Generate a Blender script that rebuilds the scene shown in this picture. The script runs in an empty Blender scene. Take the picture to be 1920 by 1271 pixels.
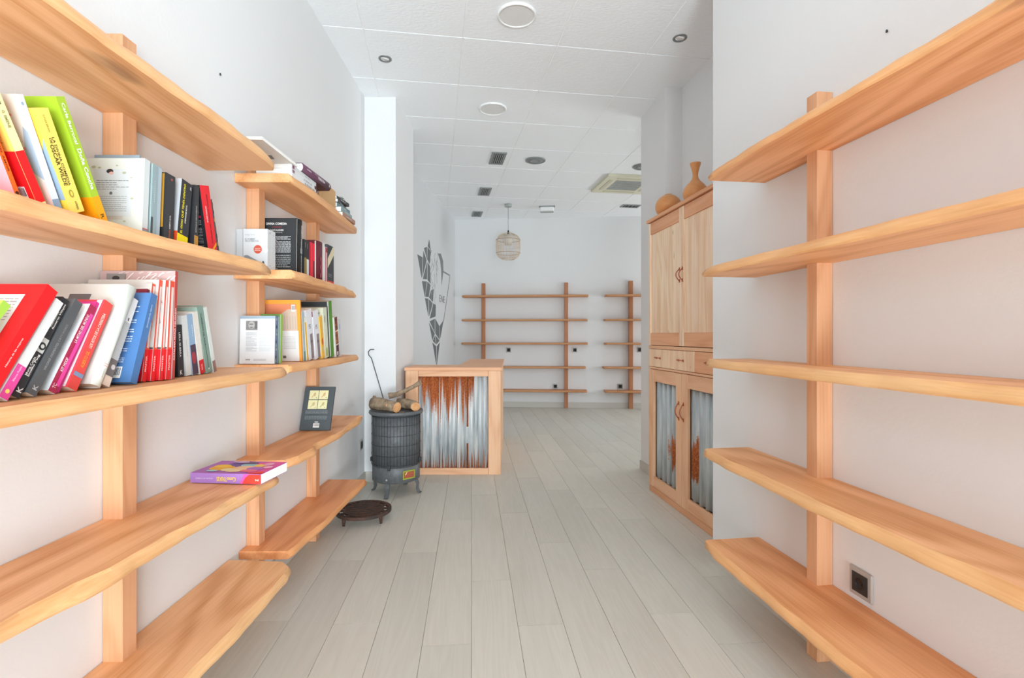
import bpy, math, random
from mathutils import Vector, Matrix
random.seed(7)
R = math.radians
scene = bpy.context.scene
COL = scene.collection

# ------------------------------------------------------------------ camera
cam_d = bpy.data.cameras.new('camera')
cam_d.sensor_width = 36.0
cam_d.lens = 953.0 / 1920.0 * 36.0
cam_d.shift_y = -6.5 / 1920.0
cam_d.clip_start = 0.02
cam = bpy.data.objects.new('camera', cam_d)
cam.location = (0.0, 0.0, 1.13)
cam.rotation_euler = (R(90), 0, 0)
COL.objects.link(cam)
scene.camera = cam

# ------------------------------------------------------------------ world, daylight, exposure
world = bpy.data.worlds.new('world')
scene.world = world
world.use_nodes = True
bg = world.node_tree.nodes['Background']
bg.inputs[0].default_value = (0.93, 0.97, 1.0, 1)
bg.inputs[1].default_value = 0.35

def area_light(name, loc, rot, sx, sy, power, color=(1, 1, 1)):
    d = bpy.data.lights.new(name, 'AREA')
    d.shape = 'RECTANGLE'; d.size = sx; d.size_y = sy
    d.energy = power; d.color = color
    o = bpy.data.objects.new(name, d)
    o.location = loc; o.rotation_euler = rot
    COL.objects.link(o)
    return o
# daylight through the shopfront behind the camera, plus two added fill lamps
area_light('shopfront_daylight', (1.2, -3.6, 2.3), (R(78), 0, R(14)), 2.2, 1.5, 138, (0.86, 0.95, 1.0))
area_light('ceiling_fill', (1.0, -3.2, 0.3), (R(122), 0, R(16)), 2.2, 1.5, 330, (0.84, 0.945, 1.0))  # upward fill lamp added outside to brighten the ceiling
area_light('back_room_fill', (5.05, 6.2, 1.0), (R(90), 0, R(90)), 2.0, 1.2, 68, (0.93, 0.975, 1.0))  # unseen side lamp added to lift the back room, no window known there

vs = scene.view_settings
vs.view_transform = 'Standard'
vs.look = 'None'
vs.gamma = 1.0
vs.use_curve_mapping = False
vs.exposure = 0.26
scene.cycles.max_bounces = 12
scene.cycles.diffuse_bounces = 8

# ------------------------------------------------------------------ helpers
def lin(h):
    h = h.lstrip('#')
    out = []
    for i in (0, 2, 4):
        c = int(h[i:i + 2], 16) / 255.0
        out.append(c / 12.92 if c <= 0.04045 else ((c + 0.055) / 1.055) ** 2.4)
    return (out[0], out[1], out[2], 1.0)

def tag(o, label=None, cat=None, group=None, kind=None):
    if label: o['label'] = label
    if cat: o['category'] = cat
    if group: o['group'] = group
    if kind: o['kind'] = kind
    return o

def empty(name, loc=(0, 0, 0), rot=(0, 0, 0), label=None, cat=None, group=None):
    o = bpy.data.objects.new(name, None)
    o.empty_display_size = 0.05
    o.location = loc; o.rotation_euler = rot
    COL.objects.link(o)
    return tag(o, label, cat, group)

def copy_tree(o, parent=None):
    c = o.copy(); COL.objects.link(c)
    c.parent = parent
    for ch in o.children:
        copy_tree(ch, c)
    return c

class MB:
    """collects polygons, each with a material slot, and links them as one mesh object"""
    def __init__(self):
        self.v = []; self.f = []; self.m = []; self.s = []
    def face(self, idx, mi=0, smooth=False):
        self.f.append(tuple(idx)); self.m.append(mi); self.s.append(smooth)
    def add(self, pts):
        b = len(self.v); self.v.extend([tuple(p) for p in pts]); return b
    def quad(self, pts, mi=0):
        b = self.add(pts); self.face(range(b, b + len(pts)), mi); return self
    def box(self, x0, x1, y0, y1, z0, z1, mi=0):
        b = self.add([(x0, y0, z0), (x1, y0, z0), (x1, y1, z0), (x0, y1, z0),
                      (x0, y0, z1), (x1, y0, z1), (x1, y1, z1), (x0, y1, z1)])
        for q in ((0, 3, 2, 1), (4, 5, 6, 7), (0, 1, 5, 4), (1, 2, 6, 5), (2, 3, 7, 6), (3, 0, 4, 7)):
            self.face([b + i for i in q], mi)
        return self
    def bevel_box(self, x0, x1, y0, y1, z0, z1, c=0.003, mi=0):
        """box with chamfered edges (24 vertices)"""
        X = (x0, x1); Y = (y0, y1); Z = (z0, z1)
        idx = {}
        for i in (0, 1):
            for j in (0, 1):
                for k in (0, 1):
                    sx = c if i == 0 else -c; sy = c if j == 0 else -c; sz = c if k == 0 else -c
                    p = (X[i], Y[j], Z[k])
                    b = self.add([(p[0], p[1] + sy, p[2] + sz), (p[0] + sx, p[1], p[2] + sz), (p[0] + sx, p[1] + sy, p[2])])
                    for a in range(3): idx[i, j, k, a] = b + a
        def order(ids, n):
            ps = [Vector(self.v[i]) for i in ids]
            ctr = sum(ps, Vector()) / len(ps)
            n = Vector(n).normalized()
            t = n.orthogonal().normalized(); u = n.cross(t)
            return [i for _, i in sorted((math.atan2((Vector(self.v[i]) - ctr).dot(u), (Vector(self.v[i]) - ctr).dot(t)), i) for i in ids)]
        for a in range(3):
            for s in (0, 1):
                ids = [idx[k + (a,)] for k in [(i, j, l) for i in (0, 1) for j in (0, 1) for l in (0, 1)] if k[a] == s]
                n = [0, 0, 0]; n[a] = 1 if s else -1
                self.face(order(ids, n), mi)
        for a in range(3):
            o1, o2 = [q for q in range(3) if q != a]
            for s1 in (0, 1):
                for s2 in (0, 1):
                    ids = []
                    for s in (0, 1):
                        k = [0, 0, 0]; k[a] = s; k[o1] = s1; k[o2] = s2
                        ids += [idx[tuple(k) + (o1,)], idx[tuple(k) + (o2,)]]
                    n = [0, 0, 0]; n[o1] = 1 if s1 else -1; n[o2] = 1 if s2 else -1
                    self.face(order(ids, n), mi)
        for i in (0, 1):
            for j in (0, 1):
                for k in (0, 1):
                    n = (1 if i else -1, 1 if j else -1, 1 if k else -1)
                    self.face(order([idx[i, j, k, a] for a in range(3)], n), mi)
        return self
    def prism(self, poly, z0, z1, mi=0):
        n = len(poly)
        area = sum(poly[i][0] * poly[(i + 1) % n][1] - poly[(i + 1) % n][0] * poly[i][1] for i in range(n))
        if area < 0: poly = poly[::-1]
        b = self.add([(x, y, z0) for x, y in poly] + [(x, y, z1) for x, y in poly])
        self.face([b + i for i in range(n)][::-1], mi)
        self.face([b + n + i for i in range(n)], mi)
        for i in range(n):
            j = (i + 1) % n
            self.face((b + i, b + j, b + n + j, b + n + i), mi)
        return self
    def lathe(self, prof, seg=24, ctr=(0, 0, 0), mi=0, cap0=True, cap1=True, smooth=True, close=False):
        rings = []
        for r, z in prof:
            rings.append(self.add([(ctr[0] + r * math.cos(2 * math.pi * k / seg), ctr[1] + r * math.sin(2 * math.pi * k / seg), ctr[2] + z) for k in range(seg)]))
        pairs = list(zip(rings[:-1], rings[1:]))
        if close: pairs.append((rings[-1], rings[0]))
        for a, b in pairs:
            for k in range(seg):
                k2 = (k + 1) % seg
                self.face((a + k, a + k2, b + k2, b + k), mi, smooth)
        if cap0 and not close: self.face([rings[0] + k for k in range(seg)][::-1], mi)
        if cap1 and not close: self.face([rings[-1] + k for k in range(seg)], mi)
        return self
    def tube(self, pts, rad, seg=8, mi=0, cap_mi=None, jitter=0.0, rnd=None, closed=False):
        pts = [Vector(p) for p in pts]
        n = len(pts)
        if not hasattr(rad, '__len__'): rad = [rad] * n
        rings = []
        prev = None
        for i in range(n):
            if closed: t = pts[(i + 1) % n] - pts[i - 1]
            else: t = pts[min(i + 1, n - 1)] - pts[max(i - 1, 0)]
            t.normalize()
            if prev is None: u = t.orthogonal().normalized()
            else:
                u = prev - t * prev.dot(t)
                u = u.normalized() if u.length > 1e-6 else t.orthogonal().normalized()
            prev = u
            w = t.cross(u)
            ring = []
            for k in range(seg):
                a = 2 * math.pi * k / seg
                r = rad[i] * (1 + (rnd.uniform(-jitter, jitter) if rnd else 0))
                ring.append(pts[i] + u * math.cos(a) * r + w * math.sin(a) * r)
            rings.append(self.add(ring))
        pairs = list(zip(rings[:-1], rings[1:]))
        if closed: pairs.append((rings[-1], rings[0]))
        for a, b in pairs:
            for k in range(seg):
                k2 = (k + 1) % seg
                self.face((a + k, a + k2, b + k2, b + k), mi, True)
        if not closed:
            cm = mi if cap_mi is None else cap_mi
            self.face([rings[0] + k for k in range(seg)][::-1], cm)
            self.face([rings[-1] + k for k in range(seg)], cm)
        return self
    def build(self, name, mats, parent=None, loc=(0, 0, 0), rot=(0, 0, 0), color=None):
        me = bpy.data.meshes.new(name)
        me.from_pydata(self.v, [], self.f)
        if not isinstance(mats, (list, tuple)): mats = [mats]
        for m in mats: me.materials.append(m)
        me.polygons.foreach_set('material_index', self.m)
        me.polygons.foreach_set('use_smooth', self.s)
        me.update()
        o = bpy.data.objects.new(name, me)
        o.location = loc; o.rotation_euler = rot
        o.parent = parent
        if color: o.color = color
        COL.objects.link(o)
        return o

def structure(name, mb, mat, parent=None):
    o = mb.build(name, mat, parent)
    if parent is None: o['kind'] = 'structure'
    return o

# ------------------------------------------------------------------ materials
def new_mat(name):
    m = bpy.data.materials.new(name); m.use_nodes = True
    nt = m.node_tree
    return m, nt, nt.nodes['Principled BSDF']

def N(nt, t, **kw):
    n = nt.nodes.new(t)
    for k, v in kw.items():
        if k == 'i':
            for a, b in v.items(): n.inputs[a].default_value = b
        else: setattr(n, k, v)
    return n

def L(nt, a, b): nt.links.new(a, b)

def math_n(nt, op, a, b=None, c=None, clamp=False):
    n = nt.nodes.new('ShaderNodeMath'); n.operation = op; n.use_clamp = clamp
    for i, x in enumerate((a, b, c)):
        if x is None: continue
        if isinstance(x, (int, float)): n.inputs[i].default_value = x
        else: L(nt, x, n.inputs[i])
    return n.outputs[0]

def mix_n(nt, fac, a, b, blend='MIX'):
    n = nt.nodes.new('ShaderNodeMix'); n.data_type = 'RGBA'; n.blend_type = blend
    for s, x in ((0, fac), (6, a), (7, b)):
        if isinstance(x, (int, float, tuple, list)): n.inputs[s].default_value = x
        else: L(nt, x, n.inputs[s])
    return n.outputs[2]

def ramp_n(nt, fac, stops):
    n = nt.nodes.new('ShaderNodeValToRGB')
    L(nt, fac, n.inputs[0])
    e = n.color_ramp.elements
    e[0].position = stops[0][0]; e[0].color = stops[0][1]
    e[1].position = stops[-1][0]; e[1].color = stops[-1][1]
    for p, c in stops[1:-1]:
        x = e.new(p); x.color = c
    return n.outputs[0]

def noise_n(nt, vec, scale, detail=2.0, rough=0.5, dist=0.0, dims='3D', w=None):
    n = nt.nodes.new('ShaderNodeTexNoise'); n.noise_dimensions = dims
    n.inputs['Scale'].default_value = scale; n.inputs['Detail'].default_value = detail
    n.inputs['Roughness'].default_value = rough; n.inputs['Distortion'].default_value = dist
    if vec is not None: L(nt, vec, n.inputs['Vector'])
    if w is not None: L(nt, w, n.inputs['W'])
    return n.outputs[0]

def obj_vec(nt, scale=(1, 1, 1), rnd=True):
    tc = nt.nodes.new('ShaderNodeTexCoord')
    src = tc.outputs['Object']
    if rnd:
        oi = nt.nodes.new('ShaderNodeObjectInfo')
        k = math_n(nt, 'MULTIPLY', oi.outputs['Random'], 41.0)
        cx = nt.nodes.new('ShaderNodeCombineXYZ')
        for i in range(3): L(nt, k, cx.inputs[i])
        va = nt.nodes.new('ShaderNodeVectorMath'); va.operation = 'ADD'
        L(nt, src, va.inputs[0]); L(nt, cx.outputs[0], va.inputs[1])
        src = va.outputs[0]
    mp = nt.nodes.new('ShaderNodeMapping')
    L(nt, src, mp.inputs['Vector'])
    mp.inputs['Scale'].default_value = scale
    return mp.outputs[0]

_flat = {}
def flat(h, rough=0.5, spec=0.4, metal=0.0):
    k = (h, rough, spec, metal)
    if k not in _flat:
        m, nt, p = new_mat('colour_' + h.strip('#'))
        p.inputs['Base Color'].default_value = lin(h)
        p.inputs['Roughness'].default_value = rough
        p.inputs['Specular IOR Level'].default_value = spec
        p.inputs['Metallic'].default_value = metal
        _flat[k] = m
    return _flat[k]

def plaster(name, h, bump=0.06):
    m, nt, p = new_mat(name)
    v = obj_vec(nt, rnd=False)
    n1 = noise_n(nt, v, 1.1, 3.0)
    c = ramp_n(nt, n1, [(0.3, tuple(x * 0.97 for x in lin(h)[:3]) + (1,)), (0.7, lin(h))])
    L(nt, c, p.inputs['Base Color'])
    p.inputs['Roughness'].default_value = 0.75
    p.inputs['Specular IOR Level'].default_value = 0.2
    b = nt.nodes.new('ShaderNodeBump'); b.inputs['Strength'].default_value = bump; b.inputs['Distance'].default_value = 0.01
    L(nt, noise_n(nt, v, 60.0, 4.0), b.inputs['Height'])
    L(nt, b.outputs[0], p.inputs['Normal'])
    return m

def wood(name, light, dark, axis, ring=0.55, knots=0.0, rough=0.48, freq=13.0, wide=5.0, kscale=3.2):
    """grain runs along axis; the object's own colour tints the board"""
    m, nt, p = new_mat(name)
    sc = [wide, wide, wide]; sc[axis] = 0.7
    v = obj_vec(nt, sc)
    f = noise_n(nt, v, 1.0, 1.5, 0.45, 0.35)
    s = math_n(nt, 'SINE', math_n(nt, 'MULTIPLY', f, freq * 6.0))
    s = math_n(nt, 'MULTIPLY_ADD', s, 0.5, 0.5)
    s = math_n(nt, 'POWER', s, 1.6)
    sf = [150.0, 150.0, 150.0]; sf[axis] = 3.0
    fib = noise_n(nt, obj_vec(nt, sf), 1.0, 2.0, 0.6)
    sb = [9.0, 9.0, 9.0]; sb[axis] = 0.9
    blo = noise_n(nt, obj_vec(nt, sb), 1.0, 2.0)
    k = math_n(nt, 'MULTIPLY', s, ring)
    k = math_n(nt, 'ADD', k, math_n(nt, 'MULTIPLY_ADD', fib, 1.1, -0.52))
    k = math_n(nt, 'ADD', k, math_n(nt, 'MULTIPLY_ADD', blo, 1.1, -0.5), clamp=True)
    c = mix_n(nt, k, lin(light), lin(dark))
    if knots > 0:
        sk = [kscale] * 3; sk[axis] = kscale * 0.4
        vo = nt.nodes.new('ShaderNodeTexVoronoi'); vo.inputs['Scale'].default_value = 1.0
        nz = nt.nodes.new('ShaderNodeTexNoise'); nz.inputs['Scale'].default_value = 6.0
        vv = obj_vec(nt, sk)
        L(nt, vv, nz.inputs['Vector'])
        vm = nt.nodes.new('ShaderNodeVectorMath'); vm.operation = 'MULTIPLY_ADD'
        L(nt, nz.outputs['Color'], vm.inputs[0]); vm.inputs[1].default_value = (0.16, 0.16, 0.16); L(nt, vv, vm.inputs[2])
        L(nt, vm.outputs[0], vo.inputs['Vector'])
        kk = ramp_n(nt, vo.outputs['Distance'], [(0.03, (1, 1, 1, 1)), (0.11, (0, 0, 0, 1))])
        kk = math_n(nt, 'MULTIPLY', kk, knots)
        c = mix_n(nt, kk, c, lin('#5a2f18'))
    oi = nt.nodes.new('ShaderNodeObjectInfo')
    c = mix_n(nt, 1.0, c, oi.outputs['Color'], 'MULTIPLY')
    L(nt, c, p.inputs['Base Color'])
    p.inputs['Roughness'].default_value = rough
    p.inputs['Specular IOR Level'].default_value = 0.3
    b = nt.nodes.new('ShaderNodeBump'); b.inputs['Strength'].default_value = 0.12; b.inputs['Distance'].default_value = 0.004
    L(nt, fib, b.inputs['Height']); L(nt, b.outputs[0], p.inputs['Normal'])
    return m

M = {}
M['wall'] = plaster('white_plaster', '#e3e4e5')
M['wall_grey'] = plaster('pale_grey_plaster', '#d6d8da')
M['shelf'] = wood('cherry_board', '#f2bf90', '#d0905a', 0, ring=0.55, knots=0.5, freq=8.5, wide=3.4)
M['edge'] = wood('sapwood_edge', '#ebbd8c', '#d69860', 0, ring=0.35, freq=8)
M['post'] = wood('cherry_post', '#dda981', '#c48c62', 2, ring=0.45, freq=9)
M['board_z'] = wood('oak_upright', '#eec19c', '#daa27a', 2, ring=0.45, freq=8)
M['board_x'] = wood('oak_rail', '#edbd98', '#d99f76', 0, ring=0.45, freq=8)
M['board_y'] = wood('oak_top', '#e8ba96', '#d49c76', 1, ring=0.4, freq=8)
M['plank_z'] = wood('knotty_plank', '#f8e0c4', '#dfb28a', 2, ring=0.4, knots=0.7, freq=7, kscale=9.0)

def floor_mat():
    m, nt, p = new_mat('greige_laminate')
    v = obj_vec(nt, (9.0, 0.8, 1.0))
    f = noise_n(nt, v, 1.0, 2.0, 0.5, 0.6)
    s = math_n(nt, 'MULTIPLY_ADD', math_n(nt, 'SINE', math_n(nt, 'MULTIPLY', f, 60.0)), 0.5, 0.5)
    fib = noise_n(nt, obj_vec(nt, (160.0, 4.0, 1.0)), 1.0, 2.0, 0.6)
    blo = noise_n(nt, obj_vec(nt, (3.5, 0.9, 1.0)), 1.0, 3.0)
    k = math_n(nt, 'MULTIPLY', s, 0.16)
    k = math_n(nt, 'ADD', k, math_n(nt, 'MULTIPLY_ADD', fib, 0.55, -0.2))
    k = math_n(nt, 'ADD', k, math_n(nt, 'MULTIPLY_ADD', blo, 0.9, -0.35), clamp=True)
    c = mix_n(nt, k, lin('#d2d1c8'), lin('#bfbcb1'))
    oi = nt.nodes.new('ShaderNodeObjectInfo')
    t = math_n(nt, 'MULTIPLY_ADD', oi.outputs['Random'], 0.09, 0.955)
    hs = nt.nodes.new('ShaderNodeHueSaturation'); L(nt, c, hs.inputs['Color']); L(nt, t, hs.inputs['Value'])
    L(nt, hs.outputs[0], p.inputs['Base Color'])
    p.inputs['Roughness'].default_value = 0.42
    p.inputs['Specular IOR Level'].default_value = 0.35
    return m
M['floor'] = floor_mat()
M['joint'] = flat('#b8b1a5', 0.7)
M['skirting'] = flat('#c6c2bb', 0.5)

def tile_mat():
    m, nt, p = new_mat('white_ceiling_tile')
    p.inputs['Base Color'].default_value = lin('#f1f5f8')
    p.inputs['Roughness'].default_value = 0.55
    p.inputs['Specular IOR Level'].default_value = 0.3
    v = obj_vec(nt, (38.0, 95.0, 30.0))
    b = nt.nodes.new('ShaderNodeBump'); b.inputs['Strength'].default_value = 0.35; b.inputs['Distance'].default_value = 0.008
    L(nt, noise_n(nt, v, 1.0, 3.0, 0.6), b.inputs['Height'])
    L(nt, b.outputs[0], p.inputs['Normal'])
    return m
M['tile'] = tile_mat()
M['grid'] = flat('#f4f4f3', 0.7)

def galvanised(name, mode):
    """zinc sheet with rust that bleeds from the nailed edges; generated coordinates, x across, z up"""
    m, nt, p = new_mat(name)
    tc = nt.nodes.new('ShaderNodeTexCoord')
    sp = nt.nodes.new('ShaderNodeSeparateXYZ'); L(nt, tc.outputs['Generated'], sp.inputs[0])
    x, z = sp.outputs[0], sp.outputs[2]
    mp = nt.nodes.new('ShaderNodeMapping'); L(nt, tc.outputs['Generated'], mp.inputs['Vector'])
    mp.inputs['Scale'].default_value = (15.0, 1.0, 2.0)
    streak = noise_n(nt, mp.outputs[0], 1.0, 4.0, 0.6)
    mp2 = nt.nodes.new('ShaderNodeMapping'); L(nt, tc.outputs['Generated'], mp2.inputs['Vector'])
    mp2.inputs['Scale'].default_value = (60.0, 1.0, 60.0)
    grain = noise_n(nt, mp2.outputs[0], 1.0, 3.0, 0.7)
    if mode == 'counter':
        base = ramp_n(nt, streak, [(0.22, lin('#848e95')), (0.42, lin('#b4bdc2')), (0.55, lin('#d6dadb')), (0.75, lin('#e6e8e6'))])
    else:
        base = ramp_n(nt, streak, [(0.25, lin('#939ea2')), (0.5, lin('#b8c1c4')), (0.75, lin('#d3d9da'))])
    if mode == 'counter':
        e1 = noise_n(nt, None, 13.0, 2.0, 0.7, dims='1D', w=x)
        e2 = noise_n(nt, None, 45.0, 1.0, 0.5, dims='1D', w=x)
        side = math_n(nt, 'MULTIPLY', math_n(nt, 'SUBTRACT', x, 0.76, clamp=True), 9.0)
        edge = math_n(nt, 'ADD', math_n(nt, 'MULTIPLY_ADD', e1, 1.5, -0.08), math_n(nt, 'MULTIPLY_ADD', e2, 0.5, -0.27))
        edge = math_n(nt, 'ADD', edge, side)
        a = math_n(nt, 'SUBTRACT', z, edge)
        a = math_n(nt, 'ADD', a, math_n(nt, 'MULTIPLY_ADD', grain, 0.3, -0.15))
        a = math_n(nt, 'MULTIPLY', a, 9.0, clamp=True)
        low = math_n(nt, 'SUBTRACT', math_n(nt, 'MULTIPLY_ADD', e2, 0.75, -0.32), z)
        low = math_n(nt, 'ADD', low, math_n(nt, 'MULTIPLY_ADD', grain, 0.12, -0.06))
        low = math_n(nt, 'MULTIPLY', low, 14.0, clamp=True)
        ln = math_n(nt, 'ABSOLUTE', math_n(nt, 'SUBTRACT', x, 0.705))
        ln = math_n(nt, 'LESS_THAN', ln, 0.012)
        cut = math_n(nt, 'GREATER_THAN', math_n(nt, 'ABSOLUTE', math_n(nt, 'SUBTRACT', z, 0.36)), 0.09)
        ln = math_n(nt, 'MULTIPLY', ln, cut)
        rust = math_n(nt, 'MAXIMUM', math_n(nt, 'MAXIMUM', a, low), ln)
        dk = math_n(nt, 'MULTIPLY', ln, 0.55)
    else:
        cx, cz = (0.80, 0.36) if mode == 'door_a' else (0.14, 0.37)
        dx = math_n(nt, 'MULTIPLY', math_n(nt, 'SUBTRACT', x, cx), 4.6)
        dz = math_n(nt, 'MULTIPLY', math_n(nt, 'SUBTRACT', z, cz), 4.4)
        d = math_n(nt, 'SQRT', math_n(nt, 'ADD', math_n(nt, 'MULTIPLY', dx, dx), math_n(nt, 'MULTIPLY', dz, dz)))
        d = math_n(nt, 'ADD', d, math_n(nt, 'MULTIPLY_ADD', streak, -1.8, 0.9))
        d = math_n(nt, 'ADD', d, math_n(nt, 'MULTIPLY_ADD', grain, -0.9, 0.45))
        rust = math_n(nt, 'MULTIPLY', math_n(nt, 'SUBTRACT', 0.85, d), 5.0, clamp=True)
        dk = math_n(nt, 'MULTIPLY', rust, 0.1)
    rc = ramp_n(nt, grain, [(0.3, lin('#84401f')), (0.5, lin('#b05a2c')), (0.68, lin('#cf8646'))])
    c = mix_n(nt, rust, base, rc)
    c = mix_n(nt, dk, c, lin('#3a1a10'))
    L(nt, c, p.inputs['Base Color'])
    L(nt, math_n(nt, 'MULTIPLY_ADD', rust, 0.45, 0.42), p.inputs['Roughness'])
    L(nt, math_n(nt, 'MULTIPLY_ADD', rust, -0.12, 0.12), p.inputs['Metallic'])
    return m
M['zinc_counter'] = galvanised('rusty_zinc_counter', 'counter')
M['zinc_a'] = galvanised('rusty_zinc_far_door', 'door_a')
M['zinc_b'] = galvanised('rusty_zinc_near_door', 'door_b')

def speckled(name, a, b, scale, rough=0.6, metal=0.0, stretch=(1, 1, 1), bump=0.2):
    m, nt, p = new_mat(name)
    v = obj_vec(nt, stretch)
    n = noise_n(nt, v, scale, 5.0, 0.65)
    c = ramp_n(nt, n, [(0.35, lin(a)), (0.65, lin(b))])
    L(nt, c, p.inputs['Base Color'])
    p.inputs['Roughness'].default_value = rough
    p.inputs['Metallic'].default_value = metal
    if bump:
        bn = nt.nodes.new('ShaderNodeBump'); bn.inputs['Strength'].default_value = bump; bn.inputs['Distance'].default_value = 0.003
        L(nt, n, bn.inputs['Height']); L(nt, bn.outputs[0], p.inputs['Normal'])
    return m
M['iron'] = speckled('grey_painted_iron', '#595d60', '#676b6e', 40, 0.5, 0.1)
M['iron_dark'] = flat('#3a3d40', 0.5)
M['cast'] = speckled('rusty_cast_iron', '#3b3330', '#5d4034', 25, 0.75, 0.2)
M['bark'] = speckled('grey_brown_bark', '#77634f', '#a8947c', 30, 0.85, 0.0, bump=0.6)
M['cut_wood'] = speckled('pale_cut_wood', '#dfab78', '#c98f5d', 20, 0.8)
M['terracotta'] = speckled('orange_turned_wood', '#d28b50', '#e0a064', 8, 0.35, bump=0.02)
M['copper'] = flat('#b5694a', 0.4, 0.5, 0.35)
M['bamboo'] = speckled('pale_bamboo', '#d3bfa8', '#e2d4c2', 30, 0.6)
M['white_plastic'] = flat('#eceeee', 0.4)
M['grey_metal'] = flat('#8d9292', 0.45, 0.5, 0.3)
M['steel'] = flat('#b3b1ad', 0.35, 0.5, 0.15)
M['black_plastic'] = flat('#2f3133', 0.4)
M['page'] = flat('#f1ede2', 0.8, 0.2)
M['page_white'] = flat('#f3f3ef', 0.8, 0.2)

# ------------------------------------------------------------------ room shell
CEIL = 2.98
def WL(y): return -1.095 - 0.0125 * y
def WR(y): return 1.3446 - 0.131 * y
LROT = math.pi / 2 + math.atan(0.0125)
RROT = math.pi / 2 + math.atan(0.131)

structure('wall_left', MB().prism([(WL(-1.5), -1.5), (WL(3.944), 3.944), (-1.45, 3.944), (-1.45, -1.5)], 0, CEIL), M['wall'])
structure('wall_column_left', MB().prism([(-1.45, 3.944), (-0.902, 3.944), (-0.887, 4.567), (-1.45, 4.567)], 0, CEIL), M['wall'])
def LG(y): return -1.104 + 0.0803 * (y - 5.69)
structure('wall_back_left', MB().prism([(LG(4.567), 4.567), (LG(8.12), 8.12), (-1.6, 8.3), (-1.6, 4.567)], 0, CEIL), M['wall_grey'])
structure('wall_back', MB().prism([(-0.909, 8.12), (5.25, 7.609), (5.25, 7.9), (-0.95, 8.4)], 0, CEIL), M['wall'])
rn = (0.9915, 0.13)
structure('wall_right', MB().prism([(WR(-1.5), -1.5), (WR(2.554), 2.554), (WR(2.554) + 0.43 * rn[0], 2.554 + 0.43 * rn[1]), (WR(-1.5) + 0.43 * rn[0], -1.5)], 0, CEIL), M['wall'])
structure('wall_alcove', MB().prism([(1.436, 2.56), (1.272, 3.795), (1.7, 3.85), (1.86, 2.62)], 0, CEIL), M['wall'])
structure('wall_pillar_right', MB().prism([(1.141, 3.795), (1.272, 3.795), (1.7, 3.85), (5.25, 4.3), (5.25, 4.85), (1.097, 4.32)], 0, CEIL), M['wall'])
wb = MB()
wb.box(5.0, 5.25, 4.82, 5.2, 0, CEIL); wb.box(5.0, 5.25, 7.2, 7.64, 0, CEIL)
wb.box(5.0, 5.25, 5.2, 7.2, 0, 0.4); wb.box(5.0, 5.25, 5.2, 7.2, 1.6, CEIL)  # opening invented and sized to suit the added back room lamp
structure('wall_back_right', wb, M['wall'])
wf = MB()
wf.box(-1.45, -0.95, -1.6, -1.5, 0, CEIL); wf.box(1.35, 2.0, -1.6, -1.5, 0, CEIL); wf.box(-0.95, 1.35, -1.6, -1.5, 2.65, CEIL)
structure('wall_front', wf, M['wall'])
shop = MB()
for x in (-0.95, 0.16, 1.30): shop.box(x, x + 0.05, -1.58, -1.53, 0, 2.65)
shop.box(-0.90, 0.16, -1.58, -1.53, 2.6, 2.65); shop.box(0.21, 1.30, -1.58, -1.53, 2.6, 2.65)
structure('window_1', shop, M['grey_metal'])

# floor: a slab with laminate planks laid on it, joints recessed
fl = structure('floor', MB().box(-1.75, 5.3, -1.75, 8.45, -0.08, -0.004), M['joint'])
PW, PL = 0.18, 1.26
pd = (-0.0797 / 1.00317, 1 / 1.00317)
prot = math.atan(0.0797)
known = {0: 2.345, -1: 3.13, -2: 2.68, -3: 2.04, 3: 2.415, 1: 1.97, 4: 2.01, 2: 2.75}
pm = MB()
g = 0.0004
b = pm.add([(g, g, -0.004), (PW - g, g, -0.004), (PW - g, PL - g, -0.004), (g, PL - g, -0.004),
            (g + .0006, g + .0006, 0), (PW - g - .0006, g + .0006, 0), (PW - g - .0006, PL - g - .0006, 0), (g + .0006, PL - g - .0006, 0)])
for q in ((4, 5, 6, 7), (0, 1, 5, 4), (1, 2, 6, 5), (2, 3, 7, 6), (3, 0, 4, 7)): pm.face([b + i for i in q])
plank0 = None
for c in range(-7, 18):
    off = known.get(c, random.uniform(0, PL))
    k0 = -int(math.floor((off + 1.5) / PL)) - 1
    for k in range(k0, 9):
        s = off + k * PL
        if s > 8.3 or s + PL < -1.6: continue
        x = c * PW * pd[1] + s * pd[0]; y = c * PW * -pd[0] + s * pd[1]
        ym = y + PL / 2
        if c > 8 and ym < 3.6: continue
        if c < -5 and x + PL * pd[0] + PW < -1.25 and ym < 4.2: continue
        if y > 8.2 or x + PW < -1.6: continue
        if plank0 is None:
            plank0 = pm.build('plank', M['floor'], fl); p = plank0
        else:
            p = plank0.copy(); COL.objects.link(p); p.parent = fl
        p.location = (x, y, 0); p.rotation_euler = (0, 0, prot)

# ceiling: slab with 60 cm tiles hung below it
ce = structure('ceiling', MB().box(-1.75, 5.3, -1.75, 8.45, CEIL + 0.004, CEIL + 0.1), M['grid'])
CY = 0.151
ci = (math.cos(CY), math.sin(CY)); cj = (-math.sin(CY), math.cos(CY))
TX0, TY0 = -0.807, 2.473
tm = MB(); e = 0.0028
b = tm.add([(e, e, 0.004), (0.6 - e, e, 0.004), (0.6 - e, 0.6 - e, 0.004), (e, 0.6 - e, 0.004),
            (e + .002, e + .002, 0), (0.598 - e, e + .002, 0), (0.598 - e, 0.598 - e, 0), (e + .002, 0.598 - e, 0)])
for q in ((7, 6, 5, 4), (0, 4, 5, 1), (1, 5, 6, 2), (2, 6, 7, 3), (3, 7, 4, 0)): tm.face([b + i for i in q])
tile0 = None
def tile_xy(i, j): return (TX0 + 0.6 * (i * ci[0] + j * cj[0]), TY0 + 0.6 * (i * ci[1] + j * cj[1]))
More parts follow.
